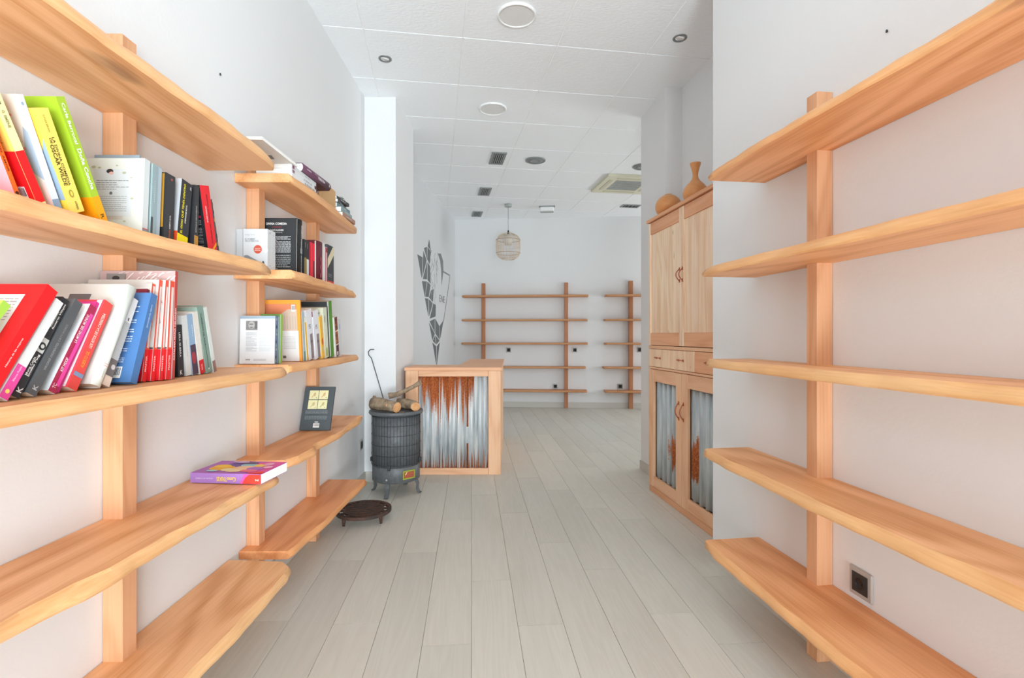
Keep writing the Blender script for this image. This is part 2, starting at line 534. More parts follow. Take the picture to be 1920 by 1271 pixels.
for i in range(-3, 9):
    for j in range(-7, 10):
        x, y = tile_xy(i, j); cx, cy = tile_xy(i + .5, j + .5)
        if cy > 8.4 or cy < -1.9 or cx < -1.7 or cx > 5.2: continue
        if cx > 1.9 and cy < 4.2: continue
        if tile0 is None:
            tile0 = tm.build('ceiling_tile', M['tile'], ce); t = tile0
        else:
            t = tile0.copy(); COL.objects.link(t); t.parent = ce
        t.location = (x, y, CEIL); t.rotation_euler = (0, 0, CY)

# skirting boards
def skirting(name, p0, p1, n, h=0.075, t=0.012):
    structure(name, MB().prism([p0, p1, (p1[0] + n[0] * t, p1[1] + n[1] * t), (p0[0] + n[0] * t, p0[1] + n[1] * t)], 0, h), M['skirting'])
skirting('baseboard_left', (WL(-1.5), -1.5), (WL(3.932), 3.932), (1, 0))
skirting('baseboard_column_front', (-1.144, 3.944), (-0.89, 3.944), (0, -1))
skirting('baseboard_column_side', (-0.902, 3.944), (-0.887, 4.567), (1, 0))
skirting('baseboard_right', (WR(-1.5), -1.5), (WR(2.554) , 2.554), (-1, 0))
skirting('baseboard_back', (-0.90, 8.119), (4.99, 7.631), (0, -1), 0.085)
skirting('baseboard_pillar', (1.141, 3.795), (1.097, 4.32), (-1, 0))
# ------------------------------------------------------------------ live-edge shelving
def interp(prof, t):
    for (a, da), (b_, db) in zip(prof[:-1], prof[1:]):
        if t <= b_:
            k = (t - a) / (b_ - a); k = k * k * (3 - 2 * k)
            return da + (db - da) * k
    return prof[-1][1]

def live_shelf(parent, x0, x1, prof, ztop, th, sgn, seed, color=(1, 1, 1, 1), slope=0.012, wob=0.004, skew=(0, 0)):
    """board from x0 to x1 along the wall; depth profile along it; natural front edge.
    skew moves the front corners of the two ends along the board"""
    rr = random.Random(seed)
    ph = [rr.uniform(0, 6.28) for _ in range(6)]
    n = max(10, int((x1 - x0) / 0.035))
    mb = MB(); rows = []
    for i in range(n + 1):
        t = i / n
        d = interp(prof, t)
        x = x0 + (x1 - x0) * t
        w1 = wob * (math.sin(x * 9 + ph[0]) + 0.6 * math.sin(x * 23 + ph[1]) + 0.35 * math.sin(x * 51 + ph[2]))
        w2 = wob * 0.7 * (math.sin(x * 13 + ph[3]) + 0.6 * math.sin(x * 31 + ph[4]) + 0.4 * math.sin(x * 67 + ph[5]))
        sk = skew[0] * max(0, 1 - t * 6) + skew[1] * max(0, 1 - (1 - t) * 6)
        sec = [(0.002, 0), (d + w1 - slope, 0), (d + w1 - slope * 0.55, -th * 0.16), (d + w2, -th * 0.55), (d + w2 * 0.8 - 0.001, -th * 0.86), (d + w2 * 0.8 - 0.005, -th), (0.002, -th)]
        rows.append(mb.add([(x + sk * (dd / max(d, .01)), sgn * dd, ztop + zz) for dd, zz in sec]))
    k = 7
    for a, b_ in zip(rows[:-1], rows[1:]):
        for j in range(k):
            j2 = (j + 1) % k
            q = (a + j, a + j2, b_ + j2, b_ + j)
            if sgn > 0: q = q[::-1]
            mb.face(q, 1 if 1 <= j <= 4 else 0, 2 <= j <= 3)
    c0 = [rows[0] + j for j in range(k)]; c1 = [rows[-1] + j for j in range(k)]
    mb.face(c0[::-1] if sgn < 0 else c0); mb.face(c1 if sgn < 0 else c1[::-1])
    return mb.build('shelf', [M['shelf'], M['edge']], parent, color=color)

def post(parent, x, sgn, top, w=0.055, d=0.055, color=(1, 1, 1, 1)):
    y0, y1 = (0.001, d) if sgn > 0 else (-d, -0.001)
    return MB().bevel_box(0, w, y0, y1, 0, top, 0.002).build('post', M['post'], parent, loc=(x, 0, 0), color=color)

W = (1, 1, 1, 1)
# left wall, near unit
u = empty('shelving_unit', (WL(0), 0, 0), (0, 0, LROT), 'live-edge wooden wall shelving nearest on the left, holding two rows of books', 'shelving')
post(u, 0.12, -1, 1.95); post(u, 1.378, -1, 1.95)
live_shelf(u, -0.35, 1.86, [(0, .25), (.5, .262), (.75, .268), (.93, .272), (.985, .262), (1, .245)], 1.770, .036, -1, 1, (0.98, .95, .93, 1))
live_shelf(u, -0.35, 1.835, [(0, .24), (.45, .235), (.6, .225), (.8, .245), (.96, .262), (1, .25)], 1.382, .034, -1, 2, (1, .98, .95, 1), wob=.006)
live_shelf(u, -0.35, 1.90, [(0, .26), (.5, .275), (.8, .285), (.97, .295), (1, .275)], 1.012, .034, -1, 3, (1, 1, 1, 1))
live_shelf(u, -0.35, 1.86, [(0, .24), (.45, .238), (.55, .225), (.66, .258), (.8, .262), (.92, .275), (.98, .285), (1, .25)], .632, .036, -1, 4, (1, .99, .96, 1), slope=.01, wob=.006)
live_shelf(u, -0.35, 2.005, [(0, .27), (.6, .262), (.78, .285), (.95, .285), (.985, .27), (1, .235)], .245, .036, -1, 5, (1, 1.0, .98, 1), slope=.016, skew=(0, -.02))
# left wall, far unit
u = empty('shelving_unit', (WL(0), 0, 0), (0, 0, LROT), 'live-edge wooden wall shelving beside the white column, with books and a leaning slate book', 'shelving')
post(u, 2.142, -1, 1.90); post(u, 2.787, -1, 1.90)
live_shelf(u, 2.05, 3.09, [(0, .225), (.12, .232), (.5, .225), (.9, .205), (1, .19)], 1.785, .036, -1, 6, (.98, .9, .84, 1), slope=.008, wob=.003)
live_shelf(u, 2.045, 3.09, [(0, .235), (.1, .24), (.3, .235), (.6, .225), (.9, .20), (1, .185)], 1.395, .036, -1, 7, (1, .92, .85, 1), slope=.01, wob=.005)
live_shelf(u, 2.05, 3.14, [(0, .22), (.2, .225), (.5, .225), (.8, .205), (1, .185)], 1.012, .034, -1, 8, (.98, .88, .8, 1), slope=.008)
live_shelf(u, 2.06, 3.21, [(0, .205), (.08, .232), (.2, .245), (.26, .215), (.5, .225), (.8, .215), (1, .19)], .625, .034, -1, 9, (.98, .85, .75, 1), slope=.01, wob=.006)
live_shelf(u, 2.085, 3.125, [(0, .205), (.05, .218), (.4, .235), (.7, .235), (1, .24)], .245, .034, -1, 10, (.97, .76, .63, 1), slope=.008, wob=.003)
# right wall unit
u = empty('shelving_unit', (WR(0), 0, 0), (0, 0, RROT), 'empty live-edge wooden wall shelving on the right, nearest the camera', 'shelving')
k = 1.00855
post(u, 0.70, 1, 1.975, .053, .060); post(u, 1.763 * k, 1, 1.975, .053, .060)
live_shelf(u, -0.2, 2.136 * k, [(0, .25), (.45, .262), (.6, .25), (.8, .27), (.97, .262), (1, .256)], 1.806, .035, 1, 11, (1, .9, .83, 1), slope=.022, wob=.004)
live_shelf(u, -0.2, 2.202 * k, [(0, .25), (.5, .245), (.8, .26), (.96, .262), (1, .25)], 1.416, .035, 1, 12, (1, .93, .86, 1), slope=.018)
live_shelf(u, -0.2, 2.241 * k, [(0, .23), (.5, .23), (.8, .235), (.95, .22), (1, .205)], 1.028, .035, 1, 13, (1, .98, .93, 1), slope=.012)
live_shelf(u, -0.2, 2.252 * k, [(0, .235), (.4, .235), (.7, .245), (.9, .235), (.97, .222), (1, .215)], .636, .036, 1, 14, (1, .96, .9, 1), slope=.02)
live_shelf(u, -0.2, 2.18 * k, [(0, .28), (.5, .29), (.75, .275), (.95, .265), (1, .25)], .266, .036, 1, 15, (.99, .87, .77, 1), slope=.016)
# back wall units
BROT = -math.atan(0.083)
def back_pt(s): return (-0.909 + s * 0.99657, 8.12 - s * 0.0827)
Zs = [1.757, 1.385, 1.02, .652, .288]
dim = (.68, .57, .54, 1)  # darker, browner wood tint for the back wall units
x, y = back_pt(0)
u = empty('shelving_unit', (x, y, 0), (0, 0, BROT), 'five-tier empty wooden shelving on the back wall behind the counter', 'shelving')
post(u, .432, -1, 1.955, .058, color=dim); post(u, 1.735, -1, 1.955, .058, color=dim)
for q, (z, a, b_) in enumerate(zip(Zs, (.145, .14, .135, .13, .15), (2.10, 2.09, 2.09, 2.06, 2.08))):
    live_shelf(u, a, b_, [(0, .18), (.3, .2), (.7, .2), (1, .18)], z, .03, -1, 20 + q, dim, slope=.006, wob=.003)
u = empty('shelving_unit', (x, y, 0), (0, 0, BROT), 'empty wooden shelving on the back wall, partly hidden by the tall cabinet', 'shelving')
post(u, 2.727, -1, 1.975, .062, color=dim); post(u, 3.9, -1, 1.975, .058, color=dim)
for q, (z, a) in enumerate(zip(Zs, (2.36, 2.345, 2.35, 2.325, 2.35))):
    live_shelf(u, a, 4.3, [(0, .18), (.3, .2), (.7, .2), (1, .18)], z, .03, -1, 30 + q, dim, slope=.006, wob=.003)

# ------------------------------------------------------------------ counter
cx0, cx1, cy0 = -0.866, -0.093, 4.126
ct = empty('shop_counter', (cx0, cy0, 0), (0, 0, 0), 'L-shaped wooden shop counter with a rusty corrugated zinc front', 'counter')
Wd = cx1 - cx0
MB().bevel_box(0.0, .104, 0, .03, 0, .845, .002).build('stile', M['board_z'], ct)
MB().bevel_box(Wd - .10, Wd, 0, .03, 0, .845, .002).build('stile', M['board_z'], ct)
MB().bevel_box(.105, Wd - .101, 0.002, .03, .797, .845, .002).build('rail', M['board_x'], ct)
MB().bevel_box(.105, Wd - .101, 0.002, .03, 0, .052, .002).build('rail', M['board_x'], ct)
def corrugated(w, h, pitch, amp, phase=0.0):
    mb = MB(); n = max(8, int(w / pitch * 10)); rows = []
    for i in range(n + 1):
        x = w * i / n; y = amp * math.sin(2 * math.pi * x / pitch + phase)
        rows.append(mb.add([(x, y, 0), (x, y, h), (x, y + .0012, h), (x, y + .0012, 0)]))
    for a, b_ in zip(rows[:-1], rows[1:]):
        for j in range(4):
            j2 = (j + 1) % 4
            mb.face((a + j, b_ + j, b_ + j2, a + j2)[::1], 0, j in (0, 2))
    return mb
corrugated(Wd - .209, .744, .0705, .0125, 1.0).build('corrugated_panel', M['zinc_counter'], ct, loc=(.106, .021, .053))
# right side: stile and boards, running back
MB().bevel_box(Wd - .03, Wd, .031, .09, 0, .845, .002).build('stile', M['board_z'], ct)
for q in range(9):
    y0 = .091 + q * .1535
    MB().bevel_box(Wd - .024, Wd - .004, y0, y0 + .1525, 0, .845, .0015).build('side_board', M['board_z'], ct, color=(.97 - .02 * (q % 2), .95, .93, 1))
MB().box(.0, .02, .031, .36, 0, .845).build('end_panel', M['board_z'], ct)
MB().box(.02, .40, .33, .35, 0, .845).build('back_panel', M['board_x'], ct)
MB().box(.40, .42, .33, 1.47, 0, .845).build('back_panel', M['board_y'], ct)
MB().box(.42, Wd - .024, 1.455, 1.473, 0, .845).build('end_panel', M['board_z'], ct)
top = MB().prism([(-.006, -.008), (Wd + .008, -.008), (Wd + .008, 1.485), (.405, 1.485), (.405, .365), (-.006, .365)], .846, .871)
top.build('counter_top', M['board_x'], ct, color=(.97, .9, .86, 1))

# ------------------------------------------------------------------ tall cabinet in the alcove
cb = empty('tall_cabinet', (1.001, 3.727, 0), (0, 0, -math.pi / 2 + math.atan(0.1311)), 'tall wooden cabinet with plank doors above and corrugated zinc doors below', 'cabinet')
CW, CD, CH = 1.04, .262, 1.972
body = MB()
body.box(0, .02, .02, CD, 0, CH - .024); body.box(CW - .02, CW, .02, CD, 0, CH - .024); body.box(.02, CW - .02, CD - .012, CD, 0, CH - .024)
body.box(.02, CW - .02, .02, CD - .012, 1.02, 1.04); body.box(.02, CW - .02, .02, CD - .012, .885, .905); body.box(.02, CW - .02, .02, CD - .012, .03, .05)
body.build('body', M['board_z'], cb)
MB().bevel_box(-.008, CW, -.014, CD, CH - .024, CH, .003).build('cabinet_top', M['board_x'], cb, color=(.9, .78, .7, 1))
MB().bevel_box(0, CW, 0.0, .02, 1.036, 1.058, .002).build('rail', M['board_x'], cb)
MB().bevel_box(0, CW, 0.0, .02, .892, .906, .002).build('rail', M['board_x'], cb)
MB().bevel_box(0, CW, 0.006, .02, 0, .045, .002).build('plinth', M['board_x'], cb, color=(.9, .8, .74, 1))
def bow_handle(parent, x, z, h, vertical=True):
    pts = []
    for i in range(9):
        t = i / 8
        a = math.sin(math.pi * t)
        o = (t - .5) * h
        pts.append((x + (.004 * a if vertical else o), -.004 - .024 * a, z + (o if vertical else .004 * a)))
    mb = MB().tube(pts, [.0028 + .0014 * math.sin(math.pi * i / 8) for i in range(9)], 6)
    for o in (-.5, .5):
        if vertical: mb.bevel_box(x - .006, x + .006, -.004, 0, z + o * h - .011, z + o * h + .011, .001)
        else: mb.bevel_box(x + o * h - .009, x + o * h + .009, -.004, 0, z - .007, z + .007, .001)
    return mb.build('handle', M['copper'], parent)
for q in range(2):
    x0 = .004 if q == 0 else .523
    w = .514
    d = empty('upper_door', (x0, 0, 0)); d.parent = cb
    z0, z1 = 1.062, CH - .028
    st = .03
    MB().bevel_box(0, st, .0, .02, z0, z1, .002).build('stile', M['plank_z'], d)
    MB().bevel_box(w - st, w, .0, .02, z0, z1, .002).build('stile', M['plank_z'], d)
    MB().bevel_box(st, w - st, .001, .02, z1 - .085, z1, .002).build('rail', M['board_x'], d, color=(.95, .84, .78, 1))
    MB().bevel_box(st, w - st, .001, .02, z0, z0 + .085, .002).build('rail', M['board_x'], d, color=(.97, .86, .8, 1))
    nw = (w - 2 * st) / 5
    for p_ in range(5):
        MB().bevel_box(st + p_ * nw, st + (p_ + 1) * nw - .001, .008, .018, z0 + .085, z1 - .085, .0012).build('plank', M['plank_z'], d, color=(1, .98 - .02 * ((p_ * 3 + q) % 3), .96 - .03 * ((p_ + q) % 2), 1))
    bow_handle(d, w - .018 if q == 0 else .018, 1.515, .075)
    d = empty('lower_door', (x0, 0, 0)); d.parent = cb
    z0, z1 = .048, .888
    MB().bevel_box(0, .082, .0, .02, z0, z1, .002).build('stile', M['board_z'], d)
    MB().bevel_box(w - .075, w, .0, .02, z0, z1, .002).build('stile', M['board_z'], d)
    MB().bevel_box(.082, w - .075, .001, .02, z1 - .085, z1, .002).build('rail', M['board_x'], d)
    MB().bevel_box(.082, w - .075, .001, .02, z0, z0 + .075, .002).build('rail', M['board_x'], d)
    corrugated(w - .159, z1 - z0 - .162, .076, .011, .4).build('corrugated_panel', M['zinc_a' if q == 0 else 'zinc_b'], d, loc=(.083, .021, z0 + .076))
    bow_handle(d, w - .03 if q == 0 else .03, .65, .10)
for q in range(3):
    dr = empty('drawer', (.004 + q * .345, 0, 0)); dr.parent = cb
    MB().bevel_box(0, .341, .0, .02, .909, 1.033, .002).build('drawer_front', M['plank_z' if q != 2 else 'board_x'], dr, color=(1, .95 - .03 * q, .9 - .03 * q, 1))
    bow_handle(dr, .17, .972, .06, False)

# turned wooden pots on the cabinet
pz = CH
def pot(name, label, x, y, prof):
    o = MB().lathe(prof, 28, cap0=True, cap1=True).build(name, M['terracotta'], None, loc=(x, y, pz))
    tag(o, label, 'vase', 'orange pots on the cabinet')
pr = []
for i in range(13):
    a = -math.pi / 2 * .78 + (math.pi / 2 * .78 + 1.22) * i / 12
    pr.append((.092 * math.cos(a), .085 + .092 * math.sin(a) * .93))
z_off = pr[0][1]
pr = [(r, z - z_off) for r, z in pr] + [(.028, .166), (.024, .160), (.02, .10)]
pot('round_pot', 'squat round orange pot at the far end of the cabinet top', 1.12, 3.64, pr)
vp = [(.045, 0), (.062, .012), (.0745, .035), (.0775, .058), (.072, .082), (.056, .106), (.034, .128), (.021, .146), (.0165, .165), (.018, .185), (.024, .21), (.0325, .238), (.034, .246), (.031, .246), (.022, .21), (.014, .17)]
pot('bottle_vase', 'orange vase with a slender flared neck on the cabinet top', 1.158, 3.21, vp)

# ------------------------------------------------------------------ stove, poker, firewood, trivet
SX, SY = -.838, 3.68
st = empty('wood_stove', (SX, SY, 0), (0, 0, 0), 'cylindrical grey iron stove with wire guard beside the column', 'stove')
MB().lathe([(.166, .21), (.166, .575)], 48).build('drum', M['iron'], st)
MB().lathe([(.150, .095), (.168, .105), (.168, .205), (.162, .212)], 40).build('base_band', M['iron'], st)
MB().lathe([(.165, .565), (.188, .572), (.193, .582), (.190, .594), (.176, .596), (.170, .586), (.02, .586)], 40).build('lid', M['iron'], st)
wg = MB()
for q in range(48):
    a = 2 * math.pi * q / 48
    wg.tube([(.171 * math.cos(a), .171 * math.sin(a), .21), (.171 * math.cos(a), .171 * math.sin(a), .57)], .0016, 4)
for z in (.225, .29, .36, .43, .50, .56):
    wg.tube([(.1735 * math.cos(2 * math.pi * q / 40), .1735 * math.sin(2 * math.pi * q / 40), z) for q in range(40)], .0018, 4, closed=True)
tag(wg.build('wire_guard', M['iron_dark'], st), kind='stuff')
for a in (-100, -10, 80, 170):
    ca, sa = math.cos(R(a)), math.sin(R(a))
    path = [(.12, .115), (.15, .10), (.163, .07), (.16, .035), (.172, .008), (.185, .006)]
    mb = MB(); rows = []
    for r, z in path:
        w = .017 if z > .05 else .014
        rows.append(mb.add([(r * ca - w * sa * s + o * ca, r * sa + w * ca * s + o * sa, z + (o * .4)) for s, o in ((-1, -.006), (1, -.006), (1, .006), (-1, .006))]))
    for p0, p1 in zip(rows[:-1], rows[1:]):
        for j in range(4): mb.face((p0 + j, p0 + (j + 1) % 4, p1 + (j + 1) % 4, p1 + j), 0, False)
    mb.face([rows[0] + j for j in range(4)]); mb.face([rows[-1] + j for j in range(4)][::-1])
    mb.build('leg', M['iron'], st)
def on_drum(a, r): return (r * math.cos(R(a)), r * math.sin(R(a)))
bx, by = on_drum(-47, .170)
bd = MB().box(-.048, .048, -.003, 0, -.030, .030).build('badge', flat('#9aa83e', .4), st, loc=(bx, by, .158), rot=(0, 0, R(43)))
MB().box(-.040, .040, -.0045, -.003, -.021, .021).build('badge_plate', flat('#a8573f', .5), bd)
MB().quad([(-.032, -.0048, .004), (-.028, -.0048, .0), (-.014, -.0048, .020), (-.018, -.0048, .022)]).build('badge_mark', flat('#e9e6b0', .5), bd)
lx, ly = on_drum(-94, .168)
MB().bevel_box(-.010, .010, -.012, .0, .195, .232, .002).build('latch', M['iron_dark'], st, loc=(lx, ly, 0))
rx, ry = on_drum(-100, .168)
MB().tube([(0, 0, 0), (0, -.006, 0)], .006, 10).build('rivet', M['steel'], st, loc=(rx, ry, .13))
for a in (-178, -5):
    lx, ly = on_drum(a, .176)
    MB().bevel_box(-.009, .009, -.012, .012, .225, .255, .002).build('hinge', M['iron_dark'], st, loc=(lx, ly, 0), rot=(0, 0, R(a)))

rl = random.Random(3)
def log(name, label, pts, rad, stubs=()):
    mb = MB().tube(pts, rad, 10, 0, 1, .06, rl)
    for s in stubs: mb.tube([s[0], s[1]], [s[2], s[2] * .8], 7, 0, 1)
    o = mb.build(name, [M['bark'], M['cut_wood']], None)
    tag(o, label, 'firewood', 'firewood on the stove')
lz = .588
log('log', 'thick barked log lying on the stove, cut end facing forward',
    [(SX - .165, SY - .02, lz + .052), (SX - .10, SY - .045, lz + .050), (SX - .03, SY - .075, lz + .044), (SX + .035, SY - .125, lz + .038)],
    [.047, .047, .040, .036], [((SX - .155, SY - .02, lz + .06), (SX - .155, SY - .01, lz + .108), .014), ((SX - .04, SY - .08, lz + .05), (SX - .038, SY - .112, lz + .052), .016)])
log('log', 'shorter barked log on the right of the stove top, bent toward the front',
    [(SX + .0, SY + .06, lz + .042), (SX + .06, SY + .045, lz + .041), (SX + .12, SY + .01, lz + .038), (SX + .15, SY - .055, lz + .034)],
    [.039, .038, .036, .033])
log('branch', 'thin crooked branch rising to the right from the stove logs',
    [(SX - .055, SY + .0, lz + .105), (SX + .0, SY + .02, lz + .115), (SX + .06, SY + .03, lz + .14), (SX + .12, SY + .045, lz + .17), (SX + .17, SY + .05, lz + .20)],
    [.022, .018, .016, .015, .019])
tw = MB()
for q in range(7):
    a = rl.uniform(0, 3.1); x = SX + .05 + rl.uniform(-.03, .05); y = SY - .12 + rl.uniform(-.02, .03)
    tw.tube([(x, y, lz + .002), (x + .03 * math.cos(a), y + .02 * math.sin(a), lz + .004 + rl.uniform(0, .006))], .0016, 5)
tag(tw.build('bark_scraps', M['bark']), 'loose scraps of bark between the logs on the stove', 'bark', kind='stuff')

pk = []
p0 = Vector((-.80, 3.905, .008)); p1 = Vector((-1.085, 3.925, .955))
for i in range(9): pk.append(p0.lerp(p1, i / 8))
for a in range(1, 9):
    t = R(a * 25)
    pk.append(p1 + Vector((.028 * (math.cos(t) - 1), 0, .035 * math.sin(t) + .012)))
pk = pk[:-2] + [pk[-3] + Vector((.0, 0, .0))]
pk = pk[:9] + [p1 + Vector((-.022, 0, .025)), p1 + Vector((-.024, 0, .05)), p1 + Vector((-.006, -.01, .067)), p1 + Vector((.025, -.02, .068))]
tag(MB().tube(pk, .0038, 8).build('poker', flat('#55595c', .45, .5, .4)), 'thin iron poker with hooked handle leaning on the column', 'poker')

tv = empty('cast_iron_trivet', (-.915, 3.14, 0), (0, 0, R(12)), 'round rusty cast-iron trivet on the floor before the stove', 'trivet')
TZ = .062
def ring(r0, r1, z0, z1): return [(r0, z0), (r1, z0), (r1, z1), (r0, z1)]
MB().lathe(ring(.146, .166, TZ - .018, TZ), 40, close=True, smooth=False).build('rim', M['cast'], tv)
MB().lathe(ring(.108, .122, TZ - .012, TZ), 36, close=True, smooth=False).build('inner_ring', M['cast'], tv)
for q in range(14):
    a = 2 * math.pi * q / 14
    MB().box(.119, .149, -.006, .006, TZ - .011, TZ - .0008).build('spoke', M['cast'], tv, rot=(0, 0, a))
for q in range(8):
    y = -.091 + q * .026
    h = math.sqrt(.111 ** 2 - y * y)
    MB().box(-h, h, y - .0055, y + .0055, TZ - .010, TZ - .001).build('bar', M['cast'], tv)
for a in (45, 135, 225, 315):
    MB().tube([(.152 * math.cos(R(a)), .152 * math.sin(R(a)), 0), (.150 * math.cos(R(a)), .150 * math.sin(R(a)), TZ - .012)], [.007, .013], 8).build('leg', M['cast'], tv)

# ------------------------------------------------------------------ sockets, ceiling fittings, lamp, wall emblem
def socket(loc, rz, label, frame=M['steel'], s=.041):
    o = empty('wall_socket', loc, (0, 0, rz), label, 'socket', 'wall sockets')
    MB().bevel_box(-s, s, -.009, 0, -s, s, .004).build('frame', frame, o)
    MB().bevel_box(-s * .68, s * .68, -.011, -.009, -s * .68, s * .68, .001).build('insert', M['black_plastic'], o)
    ins = MB().lathe([(.019, 0), (.019, .0015), (.0165, .0015), (.0165, 0.0002), (.0, .0002)], 20, cap0=False).build('plug_well', flat('#1d1e20', .4), o, loc=(0, -.011, 0), rot=(R(90), 0, 0))
    for sx in (-.0085, .0085):
        MB().tube([(sx, -.0114, 0), (sx, -.0118, 0)], .0026, 8).build('pin_hole', flat('#0c0c0d', .6), o)
    return o
socket((WR(1.639), 1.639, .33), RROT - math.pi, 'large steel-framed wall socket between the two lowest right-hand shelves', s=.046)
socket((WL(3.835), 3.835, .305), LROT, 'wall socket on the left wall near the column')
for s, z, lab in ((.86, .902, 'socket on the back wall under the third shelf, between the posts'), (1.90, .904, 'socket on the back wall just right of the shelf post'),
                  (1.595, .333, 'socket low on the back wall above the bottom shelf'), (2.60, .34, 'low socket on the back wall left of the half-hidden shelf post'),
                  (2.90, .91, 'socket on the back wall at the cabinet edge')):
    x, y = back_pt(s)
    socket((x, y, z), BROT, lab, M['steel'])

def ceil(x, y): return (x, y, CEIL)
for x, y, r, lab in ((.028, 2.93, .112, 'large round white ceiling panel light nearest the camera'), (-.156, 4.14, .112, 'round white ceiling panel light farther back')):
    o = empty('panel_light', ceil(x, y), (0, 0, 0), lab, 'ceiling light', 'round ceiling panel lights')
    MB().lathe([(r, 0), (r, -.010), (r - .004, -.013), (r - .012, -.013), (r - .012, -.008)], 40, cap0=False, cap1=False).build('rim', M['white_plastic'], o)
    MB().lathe([(r - .012, -.0085), (.002, -.0095)], 40, cap0=False, cap1=True).build('diffuser', flat('#dfe0df', .3), o)
for x, y, lab in ((-.848, 3.397, 'small swivel spotlight in the ceiling near the left wall'), (1.044, 3.16, 'small swivel spotlight in the ceiling above the cabinet')):
    o = empty('ceiling_spotlight', ceil(x, y), (0, 0, 0), lab, 'spotlight', 'small ceiling spotlights')
    MB().lathe([(.043, 0), (.043, -.004), (.037, -.007), (.031, -.004), (.029, 0)], 28, cap0=False, cap1=False).build('trim_ring', flat('#7d8080', .4, .5, .3), o)
    MB().lathe([(.0285, -.0005), (.024, -.006), (.010, -.004)], 24, cap0=False).build('lamp', flat('#e8e8e6', .25), o, rot=(R(12), R(10), 0))
for x, y, lab in ((.247, 5.36, 'round grey ceiling speaker in the middle of the ceiling'), (1.43, 5.56, 'round grey ceiling speaker half hidden by the white pillar')):
    o = empty('ceiling_speaker', ceil(x, y), (0, 0, 0), lab, 'speaker', 'round ceiling speakers')
    MB().lathe([(.107, 0), (.107, -.008), (.098, -.012), (.094, -.008)], 32, cap0=False, cap1=False).build('ring', M['grey_metal'], o)
    MB().lathe([(.094, -.008), (.06, -.010), (.058, -.013), (.05, -.013), (.048, -.010), (.01, -.011)], 32, cap0=False).build('grille', flat('#868b8c', .6), o)
for x, y, w, l, lab in ((-.150, 5.30, .15, .35, 'slotted ceiling air grille nearest the camera'), (-.35, 6.52, .15, .35, 'middle slotted ceiling air grille of the left row'), (-.53, 7.72, .15, .33, 'farthest slotted ceiling air grille near the back wall'), (1.69, 7.25, .26, .15, 'small ceiling air grille near the back wall beside the pillar')):
    o = empty('air_grille', ceil(x, y), (0, 0, CY), lab, 'vent', 'ceiling air grilles')
    fr = MB()
    fr.box(-w / 2, w / 2, -l / 2, -l / 2 + .02, -.010, 0); fr.box(-w / 2, w / 2, l / 2 - .02, l / 2, -.010, 0)
    fr.box(-w / 2, -w / 2 + .025, -l / 2 + .02, l / 2 - .02, -.010, 0); fr.box(w / 2 - .025, w / 2, -l / 2 + .02, l / 2 - .02, -.010, 0)
    fr.build('frame', M['grey_metal'], o)
    MB().box(-w / 2 + .025, w / 2 - .025, -l / 2 + .02, l / 2 - .02, -.002, 0).build('backing', flat('#3b4042', .7), o)
    nsl = 5 if w < l else 4
    for q in range(nsl):
        c = -w / 2 + .025 + (w - .05) * (q + .5) / nsl
        MB().box(c - .005, c + .005, -l / 2 + .02, l / 2 - .02, -.009, -.003).build('slat', M['grey_metal'], o)
# air conditioner
o = empty('air_conditioner', ceil(1.385, 6.18), (0, 0, CY), 'square cream ceiling cassette air conditioner beside the pillar', 'air conditioner')
cream = flat('#d8d6bf', .5)
ac = MB(); s = .335
ac.box(-s, s, -s, -.19, -.03, 0); ac.box(-s, s, .19, s, -.03, 0); ac.box(-s, -.19, -.19, .19, -.03, 0); ac.box(.19, s, -.19, .19, -.03, 0)
ac.build('fascia', cream, o)
MB().box(-.188, .188, -.188, .188, -.024, -.004).build('grille_backing', flat('#8f9492', .6), o)
for q in range(9):
    y = -.17 + q * .0425
    MB().box(-.188, .188, y - .008, y + .008, -.031, -.024).build('grille_slat', flat('#aeb2af', .5), o)
for a in range(4):
    MB().box(-.2, .2, -.275, -.235, -.034, -.030).build('louvre', flat('#c5c3ad', .5), o, rot=(0, 0, a * math.pi / 2))
# emergency light
o = empty('emergency_light', ceil(.50, 7.27), (0, 0, BROT), 'white emergency light box hanging under the ceiling by the back wall', 'emergency light')
MB().bevel_box(-.115, .115, -.03, .03, -.012, 0, .002).build('mounting_plate', M['grey_metal'], o)
MB().bevel_box(-.098, .098, -.035, .03, -.075, -.012, .012).build('diffuser', M['white_plastic'], o)
MB().bevel_box(-.094, .094, -.025, .028, -.09, -.075, .003).build('bottom_tray', flat('#a9aca9', .5), o)
# bamboo pendant
o = empty('pendant_lamp', (-.053, 7.17, CEIL), (0, 0, 0), 'bamboo cage pendant lamp hanging before the back wall', 'lamp')
MB().lathe([(.05, 0), (.05, -.032), (.046, -.036)], 28, cap1=True).build('canopy', flat('#a5adaa', .4), o)
MB().tube([(0, 0, -.036), (0, 0, -.37)], .0028, 6).build('cord', flat('#6d7472', .5), o)
MB().lathe([(.006, -.365), (.012, -.375), (.012, -.39), (.018, -.4), (.018, -.415)], 16).build('lamp_holder', M['black_plastic'], o)
sh = MB()
shp = [(.065, -.415), (.115, -.432), (.150, -.462), (.168, -.505), (.171, -.56), (.171, -.63), (.166, -.69), (.15, -.73), (.118, -.757), (.085, -.772)]
for q in range(44):
    a = 2 * math.pi * q / 44
    sh.tube([(r * math.cos(a), r * math.sin(a), z) for r, z in shp], .0028, 4)
tag(sh.build('shade_ribs', M['bamboo'], o), kind='stuff')
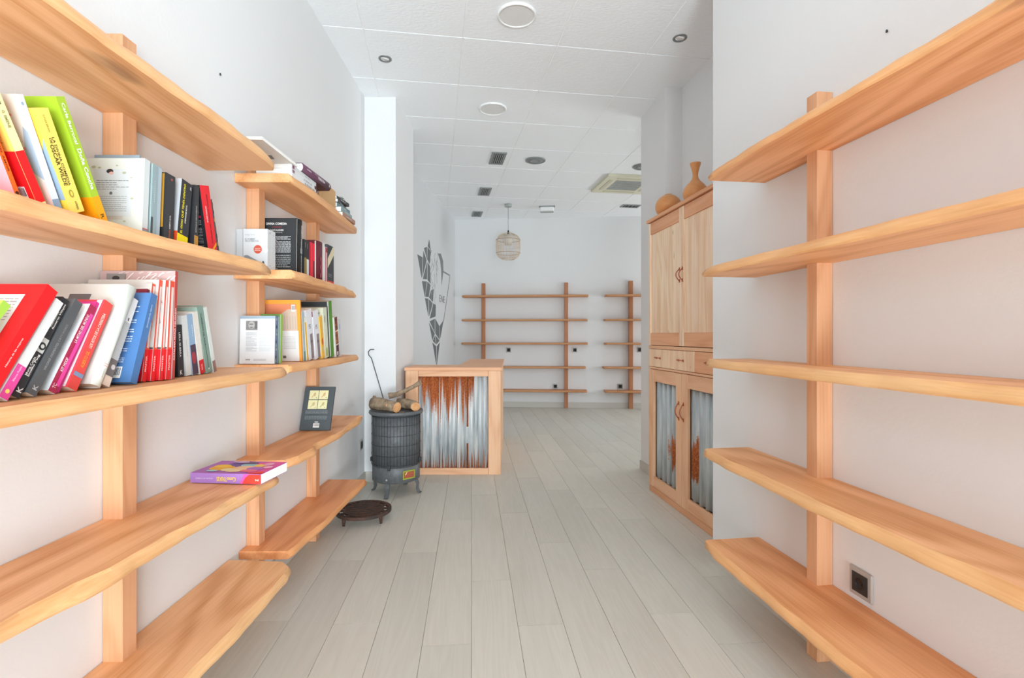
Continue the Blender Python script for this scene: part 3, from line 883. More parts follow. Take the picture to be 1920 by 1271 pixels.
for r, z, t in ((.066, -.415, .005), (.169, -.505, .004), (.172, -.60, .0025), (.168, -.69, .004), (.087, -.772, .006)):
    MB().tube([(r * math.cos(2 * math.pi * q / 36), r * math.sin(2 * math.pi * q / 36), z) for q in range(36)], t, 6, closed=True).build('shade_hoop', speckled('dark_bamboo', '#a58468', '#bb9b7c', 30, .6) if t == .004 else M['bamboo'], o)
MB().lathe([(.055, -.43), (.055, -.57)], 24).build('inner_diffuser', flat('#d8d2c8', .6), o)

# emblem painted on the left wall of the back room
LOGO = [[(0.166,2.064),(0.393,2.065),(0.354,1.817)],[(0.437,2.149),(0.59,2.058),(0.388,1.827)],[(0.472,2.189),(0.606,2.228),(0.606,2.077)],[(0.643,2.231),(0.806,2.201),(0.756,2.033),(0.632,2.076)],[(0.724,2.338),(0.806,2.214),(0.653,2.246)],[(0.611,2.036),(0.611,1.827),(0.412,1.809)],[(0.643,2.043),(0.767,2.008),(0.795,1.79),(0.643,1.824)],[(0.373,1.779),(0.606,1.799),(0.503,1.604)],[(0.643,1.798),(0.795,1.774),(0.696,1.612),(0.528,1.606)],[(0.961,1.738),(0.92,1.568),(0.724,1.611),(0.823,1.707)],[(0.513,1.585),(0.68,1.592),(0.68,1.375)],[(0.713,1.585),(0.909,1.551),(0.724,1.372)],[(0.949,1.548),(1.086,1.537),(1.068,1.383),(0.756,1.344)],[(0.756,1.31),(1.026,1.351),(1.026,1.173)],[(0.724,1.288),(1.026,1.153),(0.897,1.071)],[(1.062,1.352),(1.287,1.261),(1.319,1.074),(1.062,1.16)],[(1.575,1.349),(1.319,1.259),(1.358,1.096)],[(1.044,1.129),(1.092,1.014),(0.92,1.061)],[(1.08,1.129),(1.306,1.06),(1.129,1.014)],[(0.903,1.037),(1.111,0.985),(1.123,0.739)],[(1.319,1.031),(1.154,0.984),(1.148,0.737)],[(1.223,2.244),(1.385,2.27),(1.54,2.19),(1.554,2.043),(1.506,1.963),(1.452,1.839),(1.418,2.055),(1.352,2.163)],[(1.554,2.05),(2.02,2.049),(1.989,2.03),(1.554,2.031)],[(2.004,2.033),(2.028,2.036),(2.004,1.973),(1.589,1.339),(1.561,1.338),(1.981,1.978)]]
lroot = empty('wall_emblem', (LG(5.69), 5.69, 0), (0, 0, math.pi / 2 - math.atan(0.0803)), 'grey fragmented shard emblem painted on the left wall of the back room', 'emblem')
vinyl = flat('#6b6f71', .6); vinyl2 = flat('#7d8183', .6)
for q, poly in enumerate(LOGO):
    n_ = len(poly)
    ar = sum(poly[i][0] * poly[(i + 1) % n_][1] - poly[(i + 1) % n_][0] * poly[i][1] for i in range(n_))
    if ar < 0: poly = poly[::-1]
    mb = MB()
    a0 = mb.add([(x, -.003, z) for x, z in poly] + [(x, 0, z) for x, z in poly])
    mb.face([a0 + i for i in range(n_)])
    for i in range(n_):
        j = (i + 1) % n_
        mb.face((a0 + i, a0 + n_ + i, a0 + n_ + j, a0 + j))
    mb.build('shard' if q < 22 else 'outline', vinyl if q < 21 else vinyl2, lroot)
# faint sketch lines inside the emblem
rs = random.Random(11)
for q in range(16):
    x = rs.uniform(.82, 1.18); z = rs.uniform(1.55, 2.25)
    pts = []
    for i in range(5):
        pts.append((x, -.002, z)); x += rs.uniform(-.06, .06); z -= rs.uniform(.02, .06)
    MB().tube(pts, .0028, 4).build('sketch_line', flat('#a7abad', .7), lroot)
# nails left in the walls
for loc, lab in (((WL(2.0) + .004, 1.945, 2.13), 'tiny dark nail left high in the left wall'), ((WR(1.544) - .004, 1.544, 2.055), 'tiny dark nail left high in the right wall')):
    tag(MB().lathe([(.003, -.004), (.0035, .0), (.002, .004)], 8).build('wall_nail', M['iron_dark'], None, loc=loc), lab, 'nail')
# ------------------------------------------------------------------ books
_glyph = {}
def glyphs(s, bold):
    """2D triangles of a line of lettering, normalised to its own bounds"""
    key = (s, bold)
    if key in _glyph: return _glyph[key]
    cu = bpy.data.curves.new('lettering', 'FONT')
    cu.body = s; cu.resolution_u = 2; cu.offset = 0.018 if bold else 0.0
    ob = bpy.data.objects.new('lettering', cu)
    me = bpy.data.meshes.new_from_object(ob)
    vs_ = [(v.co.x, v.co.y) for v in me.vertices]
    fs = [tuple(p.vertices) for p in me.polygons]
    bpy.data.objects.remove(ob); bpy.data.curves.remove(cu); bpy.data.meshes.remove(me)
    x0 = min(v[0] for v in vs_); x1 = max(v[0] for v in vs_); y0 = min(v[1] for v in vs_); y1 = max(v[1] for v in vs_)
    vs_ = [((x - x0) / (x1 - x0) - .5, (y - y0) / (y1 - y0) - .5) for x, y in vs_]
    _glyph[key] = (vs_, fs)
    return _glyph[key]

EPS = 0.0004
class Face:
    """a printable face of a thing: origin, right and up in the thing's own frame"""
    def __init__(self, parent, o, r, u, eps=EPS):
        self.p = parent; self.r = Vector(r); self.u = Vector(u); self.n = self.r.cross(self.u)
        self.o = Vector(o); self.e = eps; self.k = 0
    def at(self, a, b, lift): return self.o + self.r * a + self.u * b + self.n * lift
    def lift(self):
        self.k += 1
        return self.e + self.k * 0.00012
    def rect(self, a, b, w, h, col, name='printed_panel'):
        return self.poly([(a - w / 2, b - h / 2), (a + w / 2, b - h / 2), (a + w / 2, b + h / 2), (a - w / 2, b + h / 2)], col, name)
    def poly(self, pts, col, name='printed_shape'):
        l = self.lift()
        return MB().quad([self.at(a, b, l) for a, b in pts]).build(name, flat(col), self.p)
    def disc(self, a, b, ra, col, rb=None, name='printed_disc'):
        rb = rb or ra
        return self.poly([(a + ra * math.cos(2 * math.pi * q / 20), b + rb * math.sin(2 * math.pi * q / 20)) for q in range(20)], col, name)
    def text(self, s, a, b, w, h, col, rot=0, bold=True, name='lettering'):
        """centre (a, b); w along the reading direction, h across it; rot in degrees"""
        vs_, fs = glyphs(s, bold)
        c, si = math.cos(R(rot)), math.sin(R(rot))
        l = self.lift(); mb = MB()
        base = mb.add([self.at(a + x * w * c - y * h * si, b + x * w * si + y * h * c, l) for x, y in vs_])
        for f in fs: mb.face([base + i for i in f])
        return mb.build(name, flat(col), self.p)
    def para(self, a0, a1, b1, b0, n, col, thick=0.45, seed=1, name='printed_text'):
        """small unreadable print: n rows of word-length dashes, one part"""
        rr = random.Random(seed); l = self.lift(); mb = MB()
        st_ = (b1 - b0) / n
        for q in range(n):
            y = b1 - (q + .5) * st_; a = a0
            end = a1 if rr.random() < .8 else a0 + (a1 - a0) * rr.uniform(.4, .9)
            while a < end:
                w = min(rr.uniform(.05, .16) * (a1 - a0), end - a)
                h = st_ * thick
                mb.quad([self.at(a, y - h / 2, l), self.at(a + w, y - h / 2, l), self.at(a + w, y + h / 2, l), self.at(a, y + h / 2, l)])
                a += w + .018 * (a1 - a0)
        return tag(mb.build(name, flat(col), self.p), kind='stuff')
    def bars(self, a, b, w, h, bg='#f2f2f0'):
        self.rect(a, b, w, h, bg, 'barcode_label')
        rr = random.Random(int(a * 9999)); l = self.lift(); mb = MB(); x = a - w * .42
        while x < a + w * .42:
            t = rr.uniform(.012, .04) * w
            mb.quad([self.at(x, b - h * .25, l), self.at(x + t, b - h * .25, l), self.at(x + t, b + h * .38, l), self.at(x, b + h * .38, l)])
            x += t + rr.uniform(.012, .04) * w
        tag(mb.build('barcode', flat('#2a2a2a'), self.p), kind='stuff')

def book(label, loc, T, H, D, near, spine=None, far=None, lean=0.0, rot=None, hard=False, bulge=0.0, pages='page', group=None, name='book', base=True, jit=None):
    """origin at the bottom corner of near face and spine. local x thickness, y from spine to fore-edge, z up.
    returns (root, near_face, spine_face); near face: a from 0 at the fore-edge side... measured from the spine leftwards as D-a"""
    th = R(lean)
    if rot is None: rot = (0, th, LROT)
    x, y, z = loc
    if base: z += max(0.0, T * math.sin(th))
    o = empty(name, (x, y, z), rot, label, 'book', group)
    spine = spine or near; far = far or near
    c = .0024 if hard else .0007
    c = min(c, T * .3)
    seg = 5 if bulge else 1
    outer = [(0, D), (0, 0)]; inner = [(c, D), (c, c)]
    for i in range(1, seg):
        t = i / seg; bu = bulge * math.sin(math.pi * t)
        outer.append((T * t, -bu)); inner.append((c + (T - 2 * c) * t, c - bu))
    outer += [(T, 0), (T, D)]; inner += [(T - c, c), (T - c, D)]
    mb = MB(); n = len(outer)
    a = mb.add([(p[0], p[1], 0) for p in outer]); b_ = mb.add([(p[0], p[1], H) for p in outer])
    a2 = mb.add([(p[0], p[1], 0) for p in inner]); b2 = mb.add([(p[0], p[1], H) for p in inner])
    for i in range(n - 1):
        mi = 0 if i == 0 else (2 if i == n - 2 else 1)
        mb.face((a + i, a + i + 1, b_ + i + 1, b_ + i), mi, bool(bulge) and mi == 1)
        mb.face((a2 + i, b2 + i, b2 + i + 1, a2 + i + 1), mi)
        mb.face((a + i, a2 + i, a2 + i + 1, a + i + 1), mi)
        mb.face((b_ + i, b_ + i + 1, b2 + i + 1, b2 + i), mi)
    mb.face((a, b_, b2, a2), 0); mb.face((a + n - 1, a2 + n - 1, b2 + n - 1, b_ + n - 1), 2)
    mb.build('cover', [flat(near), flat(spine), flat(far)], o)
    i_ = .0035 if hard else .0006
    MB().box(c + .0002, T - c - .0002, c + .0005 - bulge * .5, D - i_, i_, H - i_).build('page_block', M[pages], o)
    fn = Face(o, (0, D, 0), (0, -1, 0), (0, 0, 1))        # seen from the camera side: a runs from fore-edge to spine
    fs = Face(o, (0, -bulge, 0), (1, 0, 0), (0, 0, 1))
    return o, fn, fs

DOWN, UP = -90, 90
_prev = {}
def settle(row, y, T, H, lean, xs, D):
    """move a book along the shelf until it only touches its neighbour"""
    t = math.tan(R(lean)); dz = T * math.sin(R(lean)) * t if lean > 0 else 0.0
    y -= dz
    for (yf, tp, Hp, xp) in _prev.get(row, []):
        h = min(H * math.cos(R(lean)), Hp)
        need = max(yf + .0004 - y, yf + h * tp - y - h * t + .0004)
        if need > 0: y += need
    f = y + T / math.cos(R(lean))
    _prev[row] = [(f, t, H * math.cos(R(lean)), xs)]
    return y + dz
G1, G2 = 'books on the second shelf of the near left unit', 'books on the third shelf of the near left unit'
G3, G4 = 'books on the second shelf beside the column', 'books on the third shelf beside the column'
Z1 = 1.3834
# ---- row 1 (second shelf), near to far
def b1(label, xs, y, T, H, lean, D, near, spine=None, **k):
    y0 = y; y = settle(1, y, T, H, lean, xs, D)
    if y - y0 > .003: print('shift', label, round(y - y0, 4))
    return book(label, (xs, y, Z1), T, H, D, near, spine, lean=lean, group=G1, **k)
o, n, s = b1('slim orange book leaning at the left edge of the upper book row', -.925, .950, .010, .172, -24, .15, '#f0a0ac', '#f2681c')
for q, (a, b_, r, c) in enumerate(((.11, .06, .02, '#e0607e'), (.13, .10, .018, '#f6c3cb'), (.10, .03, .014, '#c94a6a'), (.125, .14, .02, '#f4d3d0'), (.09, .09, .014, '#b8506e'))): n.disc(a, b_, r, c)
s.text('LAS COSAS DEL AMOR', .005, .10, .10, .004, '#7a2d12', DOWN); s.disc(.005, .012, .0035, '#43210f')
o, n, s = b1('cream-spined book with a red lower half leaning beside the slim orange one', -.925, .991, .020, .212, -27.5, .15, '#f2c25e', '#f7ecaa')
n.rect(.075, .05, .15, .1, '#e8151b', 'red_band'); s.rect(.01, .05, .0199, .1, '#ea1a1e', 'red_band'); s.rect(.01, .002, .0199, .004, '#f7ecaa', 'cream_band')
n.bars(.125, .024, .03, .024); s.text('Freya', .010, .190, .022, .009, '#4a4a33', DOWN); s.text('G. EMENE', .010, .155, .03, .006, '#8d8a55', DOWN)
for q in range(6): n.rect(.13, .115 + q * .010, .012, .0012, '#b3803c')
o, n, s = b1('off-white book with red marks and a pale blue spine leaning before the yellow one', -.93, 1.036, .017, .216, -23.5, .15, '#ddd8d0', '#dfe6ec')
n.poly([(.150, .06), (.150, .15), (.143, .16), (.128, .10), (.133, .075)], '#9fb0c2'); n.poly([(.15, .005), (.15, .06), (.12, .03), (.10, .005)], '#e8c9c6')
for q, b_ in enumerate((.185, .18, .12, .115, .11)): n.rect(.118 + .006 * (q % 3), b_, .012, .004, '#d9868a')
s.rect(.0085, .012, .0165, .022, '#8ba1b8'); s.text('PEPE JARA', .0085, .05, .035, .006, '#f8fafc', DOWN); s.disc(.0085, .2, .003, '#9fb3c8')
o, n, s = b1('thick yellow paperback leaning against the green book', -.925, 1.066, .038, .204, -25.5, .14, '#f3cf4a', '#f7dc6a')
n.poly([(.14, .03), (.14, .15), (.128, .12), (.12, .03)], '#8fa5bb')
s.text('LA DIVINA COMEDIA', .0235, .103, .094, .0062, '#4a4218', DOWN); s.text('DE', .0158, .144, .010, .005, '#4a4218', DOWN); s.text('OSCAR WILDE', .0140, .097, .080, .0098, '#4a4218', DOWN)
s.text('GYLES BRAN', .02, .176, .032, .004, '#9c8a33', DOWN, False); s.disc(.019, .040, .0055, '#a8953a', .008); s.disc(.0195, .040, .003, '#f2d55c', .005); s.text('ATENEA', .022, .015, .018, .005, '#6a5f24', DOWN)
o, n, s = b1('tall lime green hardback with an orange foot leaning before the pale cover', -.93, 1.150, .022, .260, -26.4, .165, '#9aba2a', '#a6c636', hard=True)
n.rect(.0825, .029, .165, .058, '#f49a09', 'orange_band'); s.rect(.011, .029, .0218, .058, '#f9a70f', 'orange_band')
s.text('Carla Berrocal', .011, .208, .080, .0085, '#f6f8ea', DOWN); s.text('Doña Concha', .011, .116, .085, .0105, '#ffffff', DOWN); s.text('R', .011, .014, .010, .010, '#6a4a08', DOWN)
o, n, s = b1('large pale illustrated book with back cover text facing the camera', -.955, 1.311, .020, .207, 3.2, .150, '#dcdfd9', '#cfd8da', hard=True)
n.rect(.07, .115, .10, .125, '#d5dade', 'text_panel')
n.para(.028, .112, .150, .122, 5, '#84898f', .3, 3); n.para(.034, .108, .108, .065, 8, '#a3a8ac', .3, 4); n.para(.045, .10, .055, .045, 3, '#c9a59a', .3, 5)
n.disc(.062, .172, .009, '#3b3230', .006); n.disc(.066, .167, .006, '#e8b7b0', .004); n.disc(.067, .114, .004, '#6d6d6d')
for a, b_, w in ((.02, .183, .012), (.035, .181, .008), (.08, .187, .006), (.118, .155, .006), (.105, .04, .008), (.122, .10, .008), (.06, .012, .012), (.10, .168, .010)): n.disc(a, b_, w * .5, '#b9bd9c', w * .3)
s.rect(.010, .011, .0196, .022, '#8d9499'); s.rect(.010, .023, .0196, .003, '#c4636a')
o, n, s = b1('blue-grey book standing deep behind the pale illustrated cover', -.985, 1.332, .006, .224, 3.2, .118, '#8d9ba6')
o, n, s = b1('grey-green book with a dark foot on its spine next to the pale cover', -.955, 1.3405, .036, .203, 3.3, .096, '#9db2b4', '#93a8ad')
s.rect(.004, .03, .008, .06, '#4a4f55'); s.rect(.028, .1, .014, .202, '#a9b8c2'); s.rect(.006, .008, .011, .014, '#e8e9e9')
s.para(.0085, .0115, .16, .10, 10, '#b8c6c8', .6, 90)
o, n, s = b1('black paperback with a mustard back cover in the upper book row', -.955, 1.393, .039, .196, 3.2, .096, '#2e3033', '#37393d')
n.rect(.072, .118, .04, .15, '#d39a35', 'mustard_panel')
s.disc(.024, .183, .0035, '#b0583d'); s.text('RAFAEL', .022, .024, .036, .005, '#d35433', UP); s.text('ROBERTO SAVAL', .022, .062, .038, .005, '#e6e6e2', UP)
o, n, s = b1('black book with bold yellow spine title and bright yellow foot', -.955, 1.4455, .050, .197, 7.5, .15, '#b6babd', '#33353a')
n.rect(.075, .02, .15, .04, '#dc4a1c'); s.rect(.024, .0175, .048, .034, '#efdb0b', 'yellow_block')
s.text('EL ODIO QUE TENÍA DENTRO', .015, .112, .148, .012, '#f3e414', UP); s.text('STEPHANIE BOOL', .030, .100, .056, .006, '#eceae0', UP); s.text('J#', .042, .182, .010, .007, '#dcdcdc', UP)
o, n, s = b1('thin black book with an ochre foot beside the red-spined one', -.955, 1.5245, .020, .201, 2.5, .15, '#2c2d31', '#34363a')
s.rect(.010, .024, .0195, .048, '#b8893c', 'ochre_block'); s.text('ANTONIO EL CARLOS DEMONIO', .008, .098, .082, .004, '#d6d6d2', UP)
o, n, s = b1('red-spined thick book leaning at the far end of the upper book row', -.955, 1.594, .050, .212, -13.3, .15, '#17191d', '#e2252f')
n.para(.10, .138, .175, .128, 11, '#9a9b9e', .4, 8); n.rect(.125, .117, .032, .008, '#a02345'); n.para(.10, .14, .108, .092, 4, '#9a9b9e', .4, 9); n.para(.09, .14, .085, .022, 14, '#86878b', .4, 10)
s.text('MAESTRO CUANDO UNA SERPIENTE', .030, .11, .15, .006, '#5c1216', DOWN); s.text('GIDEON DEFOE', .017, .125, .05, .006, '#f7e7e6', DOWN); s.poly([(.001, .001), (.016, .001), (.0495, .028), (.0495, .037)], '#f2a70e', 'yellow_sash')
o, n, s = b1('very thin dark book resting against the red-spined one', -.955, 1.652, .006, .185, -15, .14, '#5a5152', '#4a4245')
for q in range(7): s.rect(.003, .02 + q * .025, .005, .011, ('#8a4a3a', '#c8a26a', '#3a3030')[q % 3])

# ---- row 2 (third shelf)
Z2 = 1.0135
def b2(label, xs, y, T, H, lean, D, near, spine=None, **k):
    y0 = y; y = settle(2, y, T, H, lean, xs, D)
    if y - y0 > .003: print('shift', label, round(y - y0, 4))
    return book(label, (xs, y, Z2), T, H, D, near, spine, lean=lean, group=G2, **k)
o, n, s = b2('white and navy booklet at the left frame edge of the lower book row', -.885, .722, .010, .208, 38, .15, '#eef0f0', '#d9dde0')
n.rect(.09, .19, .12, .034, '#2f3550', 'navy_band')
o, n, s = b2('lime green booklet lying against the red hardback', -.885, .755, .016, .214, 38, .15, '#b6d25c', '#a5cc4c')
s.text('GUIA DE PLANTAS', .008, .14, .085, .005, '#5c7f22', UP); s.text('1', .008, .07, .004, .004, '#4c6f1a', UP)
o, n, s = b2('big red hardback with a lined text panel, first of the leaning row', -.89, .846, .026, .240, 33.0, .185, '#ee1c22', '#ef1a20', hard=True)
n.rect(.085, .125, .14, .18, '#eceded', 'text_panel'); n.para(.022, .148, .208, .042, 24, '#a9adb0', .28, 12); s.text('Historia de las mujeres', .014, .095, .06, .0045, '#f7c9c4', UP)
o, n, s = b2('white book with a pink spine foot squeezed beside the red hardback', -.895, .885, .019, .214, 32.5, .15, '#e9eae8', '#dedfde')
s.rect(.0095, .034, .0188, .066, '#dd4b98', 'pink_band'); s.text('Blanca Pujals', .0095, .05, .03, .005, '#f2bcd8', UP); s.disc(.0095, .015, .004, '#f3d06a')
o, n, s = b2('black book with a white ring emblem on its spine', -.905, .918, .018, .215, 30, .15, '#2d2e31', '#303236')
s.rect(.009, .108, .0178, .03, '#c9cac8', 'emblem_panel'); s.disc(.010, .106, .0078, '#2a2b2e'); s.disc(.0105, .106, .004, '#d4d4d2')
s.text('Rosario Villajos', .0125, .175, .058, .0055, '#ededeb', UP); s.text('Ramona', .0058, .165, .035, .0045, '#d7d7d5', UP); s.text('Emilio Puig', .012, .066, .046, .0058, '#f0f0ee', UP); s.text('Mona Caida', .006, .062, .038, .005, '#e5e5e3', UP); s.text('K', .009, .015, .011, .011, '#e2e2e0', UP)
o, n, s = b2('dark grey book after the one with the ring emblem', -.905, .948, .021, .212, 30.5, .15, '#5c5e60', '#56585b')
s.text('DIRTY WORDS', .0105, .135, .04, .005, '#8d8f91', UP, False); s.text('VIRGINIE DESPENTES', .0105, .082, .06, .005, '#a3a5a7', UP, False); s.text('K', .0105, .015, .010, .010, '#bfc0c1', UP)
o, n, s = b2('white-covered book with a maroon spine in the leaning row', -.91, .997, .019, .203, 30, .15, '#e9ebec', '#a82a4e')
s.rect(.0146, .1, .0085, .17, '#e2479b', 'pink_stripe'); s.text('LA MITAD DEL MUNDO', .0072, .145, .068, .0066, '#f3dbe2', UP); s.text('KIT HOOP', .0072, .06, .03, .0066, '#f3dbe2', UP); s.text('TC', .008, .013, .010, .008, '#f0d5dc', UP)
o, n, s = b2('thin magenta book showing behind the maroon-spined one', -.918, 1.021, .010, .214, 29, .15, '#d8398b', '#c43883')
o, n, s = b2('red and white striped book with a lettered red spine', -.91, 1.036, .025, .210, 28, .15, '#dc4650', '#de4b47')
n.rect(.139, .105, .012, .208, '#f2eeee', 'white_stripe'); s.text('LOS RITOS DE LA CARRETERA', .0125, .138, .086, .008, '#f1d9cf', UP); s.text('ALBERTO GIL', .0125, .068, .038, .009, '#ee9a3a', UP); s.rect(.0125, .032, .0248, .009, '#7d8fb0', 'blue_band')
o, n, s = b2('large mint white hardback with a rounded spine', -.905, 1.090, .030, .250, 26, .20, '#d3cfc8', '#dfe6df', hard=True, bulge=.007)
n.rect(.10, .205, .05, .036, '#6d6565', 'photo_panel'); n.disc(.092, .198, .007, '#c3aca2'); s.rect(.015, .052, .016, .001, '#d98d84'); s.rect(.015, .047, .016, .001, '#d98d84'); s.text('TUSQUETS', .015, .03, .02, .004, '#b6bdb6', UP)
o, n, s = b2('grey and white photo-covered paperback beside the mint hardback', -.91, 1.126, .022, .221, 24.5, .16, '#e4e5e4', '#dcdcdb')
s.rect(.011, .11, .0215, .095, '#b5b7b8', 'grey_panel'); s.rect(.011, .043, .0215, .04, '#6f6a69', 'photo_panel'); s.disc(.014, .045, .006, '#cfc8c4'); s.rect(.011, .011, .0215, .022, '#ead7c8'); s.rect(.011, .165, .003, .008, '#222222')
o, n, s = b2('blue hardback with white back cover text and barcode', -.895, 1.1915, .022, .228, 18.5, .165, '#4f79ad', '#4a74a8', hard=True)
n.para(.060, .145, .200, .168, 5, '#e2e9f2', .36, 20); n.para(.06, .145, .158, .098, 10, '#e2e9f2', .36, 21); n.para(.07, .14, .090, .074, 3, '#e2e9f2', .36, 22); n.para(.06, .138, .066, .047, 4, '#e2e9f2', .36, 23); n.bars(.118, .024, .042, .028)
s.text('EDICIONES DEL VIENTO', .011, .17, .06, .004, '#c4d4e8', UP)
o, n, s = b2('maroon book standing behind the blue hardback', -.925, 1.222, .010, .241, 15.5, .165, '#7c2335', '#6f1f30')
n.rect(.12, .222, .07, .003, '#d9aab0')
art = ('#b9b3ae', '#9f9a97', '#d6d0ca')
ser = 'red and white art volumes standing between the blue and pink books'
for q, (y, T, H, lean, lab) in enumerate(((1.262, .014, .251, 8.5, 'first of four red-footed art volumes, next to the blue hardback'), (1.281, .014, .262, 7.0, 'second of four red-footed art volumes, near the blue hardback'),
                                (1.299, .013, .262, 5.5, 'third of four red-footed art volumes, near the tall pink cover'), (1.316, .018, .261, 4.0, 'last of four red-footed art volumes, beside the tall pink cover'))):
    xs = (-.922, -.915, -.908, -.905)[q]
    o, n, s = b2(lab, xs, y, T, H, lean, .182, '#cfcac4', '#e2523c')
    rr = random.Random(40 + q)
    for k_ in range(14): n.poly([(rr.uniform(.10, .18), rr.uniform(.09, H)) for _ in range(3)], art[k_ % 3], 'printed_stroke')
    n.rect(.091, .040, .182, .08, '#e01d26', 'red_band'); s.rect(T / 2, .040, T - .0002, .08, '#e2242b', 'red_band'); n.rect(.091, .083, .182, .004, '#4f4a48')
    s.rect(T * .55, .165, T * .5, .16, '#d9cfc8', 'pale_panel'); s.text('MASTER', T * .5, .045, .04, .005, '#f7d5d0', UP)
o, n, s = b2('tallest pink book with a white drawn pattern and dark red spine', -.905, 1.342, .011, .290, 2.8, .20, '#c3a6a4', '#b5443f')
rr = random.Random(50)
for k_ in range(26):
    a = rr.uniform(.02, .19); b_ = rr.uniform(.255, .285); n.poly([(a, b_), (a + .004, b_), (a + .016, b_ + .012 if b_ < .275 else b_ + .004), (a + .012, b_ + .012 if b_ < .275 else b_ + .004)], '#e6ddda', 'printed_stroke')
n.rect(.045, .272, .05, .02, '#8b8684', 'drawing_panel'); n.disc(.045, .27, .010, '#3d3a3a', .006)
s.text('CATALINA MARIA DELGADO', .0055, .12, .14, .005, '#f0dedb', UP)
o, n, s = b2('small black book with white spine lettering after the tall pink one', -.935, 1.424, .026, .146, -4, .12, '#24262a', '#2c2e33')
s.text('LEILA GUERRA', .013, .09, .07, .007, '#e6e6e4', DOWN); s.text('K', .013, .012, .010, .012, '#e8e8e6', 0)
o, n, s = b2('thin pale grey book leaning between the small black and blue ones', -.935, 1.4555, .024, .174, -8, .12, '#cfd2d2', '#d3d6d6')
s.para(.0105, .0135, .105, .055, 9, '#a9adae', .6, 91)
o, n, s = b2('light blue book with a dark red illustrated foot', -.935, 1.486, .026, .179, -9.5, .12, '#9fb6cd', '#8fabc8')
s.rect(.013, .045, .0255, .088, '#4d3b4c', 'illustrated_panel'); s.disc(.012, .05, .010, '#a03a46', .018); s.para(.0155, .0185, .148, .112, 7, '#dbe5ef', .6, 92)
o, n, s = b2('off-white book with a bright red foot in the small end group', -.935, 1.5195, .024, .188, -12, .12, '#dcd9d2', '#d8d5ce')
s.rect(.012, .021, .0235, .042, '#d3202a', 'red_band'); s.text('AKAL', .012, .02, .02, .006, '#f3dcd8', UP)
o, n, s = b2('grey-green hardback with dark spine title at the far end of the row', -.935, 1.5525, .031, .206, -14, .14, '#8aa096', '#7f988e', hard=True)
s.text('CUADERNOS DEL AGUA', .014, .135, .10, .0075, '#2b3733', DOWN); s.rect(.0145, .05, .0018, .07, '#26302d'); s.disc(.0145, .012, .003, '#e0e4e0')
o, n, s = b2('pale book with a brown foot, last in the lower near row', -.935, 1.587, .016, .208, -15.5, .14, '#c9d0cc', '#cdd4d0')
s.rect(.008, .019, .0158, .037, '#8d6f66', 'brown_band')

# ---- second shelf beside the column
Z3 = 1.3965
def b3(label, xs, y, T, H, lean, D, near, spine=None, **k):
    y0 = y; y = settle(3, y, T, H, lean, xs, D)
    if y - y0 > .003: print('shift', label, round(y - y0, 4))
    return book(label, (xs, y, Z3), T, H, D, near, spine, lean=lean, group=G3, **k)
# slipcase with two volumes
sl = empty('slipcase_set', (-.992, 2.062, Z3), (0, 0, LROT), 'white slipcase with a round red sticker and grey picture, on the upper shelf', 'slipcase')
MB().box(0, .070, 0, .098, 0, .166).build('slipcase', flat('#d5d9dc'), sl)
MB().box(.001, .069, .1, .126, .001, .165).build('volume', flat('#cbd0d4'), sl)
MB().box(.002, .068, .098, .1, .002, .164).build('gap', flat('#55595c'), sl)
fn = Face(sl, (0, .126, 0), (0, -1, 0), (0, 0, 1)); fs = Face(sl, (0, 0, 0), (1, 0, 0), (0, 0, 1))
fn.text('ROBERT MUSIL', .055, .142, .04, .005, '#a2a8ab', 0, False); fn.text('EL HOMBRE', .056, .125, .04, .006, '#7e8588'); fn.text('SIN ATRIBUTOS', .063, .117, .054, .006, '#7e8588')
fn.disc(.087, .083, .0165, '#cf5a45', .0175, 'red_sticker'); fn.text('EDICION', .087, .086, .022, .004, '#f6dcd4'); fn.text('ESPECIAL', .087, .079, .024, .004, '#f6dcd4'); fn.disc(.119, .079, .009, '#f7f9fa', name='thumb_notch')
fn.poly([(.032, .02), (.032, .058), (.045, .06), (.09, .035), (.09, .01)], '#8b9094'); fn.poly([(.032, .014), (.075, .014), (.075, .03), (.032, .045)], '#b7bbbe'); fn.poly([(.075, .006), (.108, .006), (.108, .032), (.075, .036)], '#c3c7ca'); fn.poly([(.104, .003), (.118, .003), (.112, .035), (.106, .034)], '#3e4349'); fn.rect(.07, .004, .10, .005, '#9ea3a6')
for q in range(14): fs.rect(.015, .03 + q * .008, .012, .001, '#b5babd'); fs.rect(.05, .03 + q * .008, .012, .001, '#b5babd')
fs.text('1', .014, .152, .004, .008, '#3e4246'); fs.text('2', .048, .148, .006, .008, '#3e4246'); fs.disc(.014, .018, .003, '#8fa6c0'); fs.disc(.05, .018, .003, '#e6d27a')
o, n, s = b3('thick black hardback with white back cover text and rounded spine', -.95, 2.232, .062, .249, 2.0, .155, '#2f3336', '#1f2225', hard=True, bulge=.009)
n.text('DIVINA COMEDIA', .068, .224, .090, .010, '#f1f1ef'); n.text('INFIERNO', .07, .209, .042, .007, '#8d3544'); n.text('DANTE ALIGHIERI', .07, .195, .058, .008, '#e3e3e1'); n.text('ILUSTRADA', .07, .184, .05, .004, '#b5b7b8')
n.para(.02, .132, .170, .095, 13, '#c9cbcc', .42, 30); n.para(.02, .132, .088, .02, 8, '#b9bbbc', .34, 31); n.rect(.10, .008, .028, .014, '#dfe0de'); n.disc(.128, .009, .006, '#d9dad8')
s.text('DIVINA COMEDIA', .036, .175, .10, .012, '#d7d3d6', UP); s.rect(.034, .11, .022, .024, '#8f9294'); s.text('DANTE ALIGHIERI', .036, .048, .085, .009, '#aeb1b3', UP)
o, n, s = b3('black pamphlet pair with olive and white feet beside the thick black hardback', -.96, 2.346, .058, .179, 0, .12, '#2b2d30', '#222427')
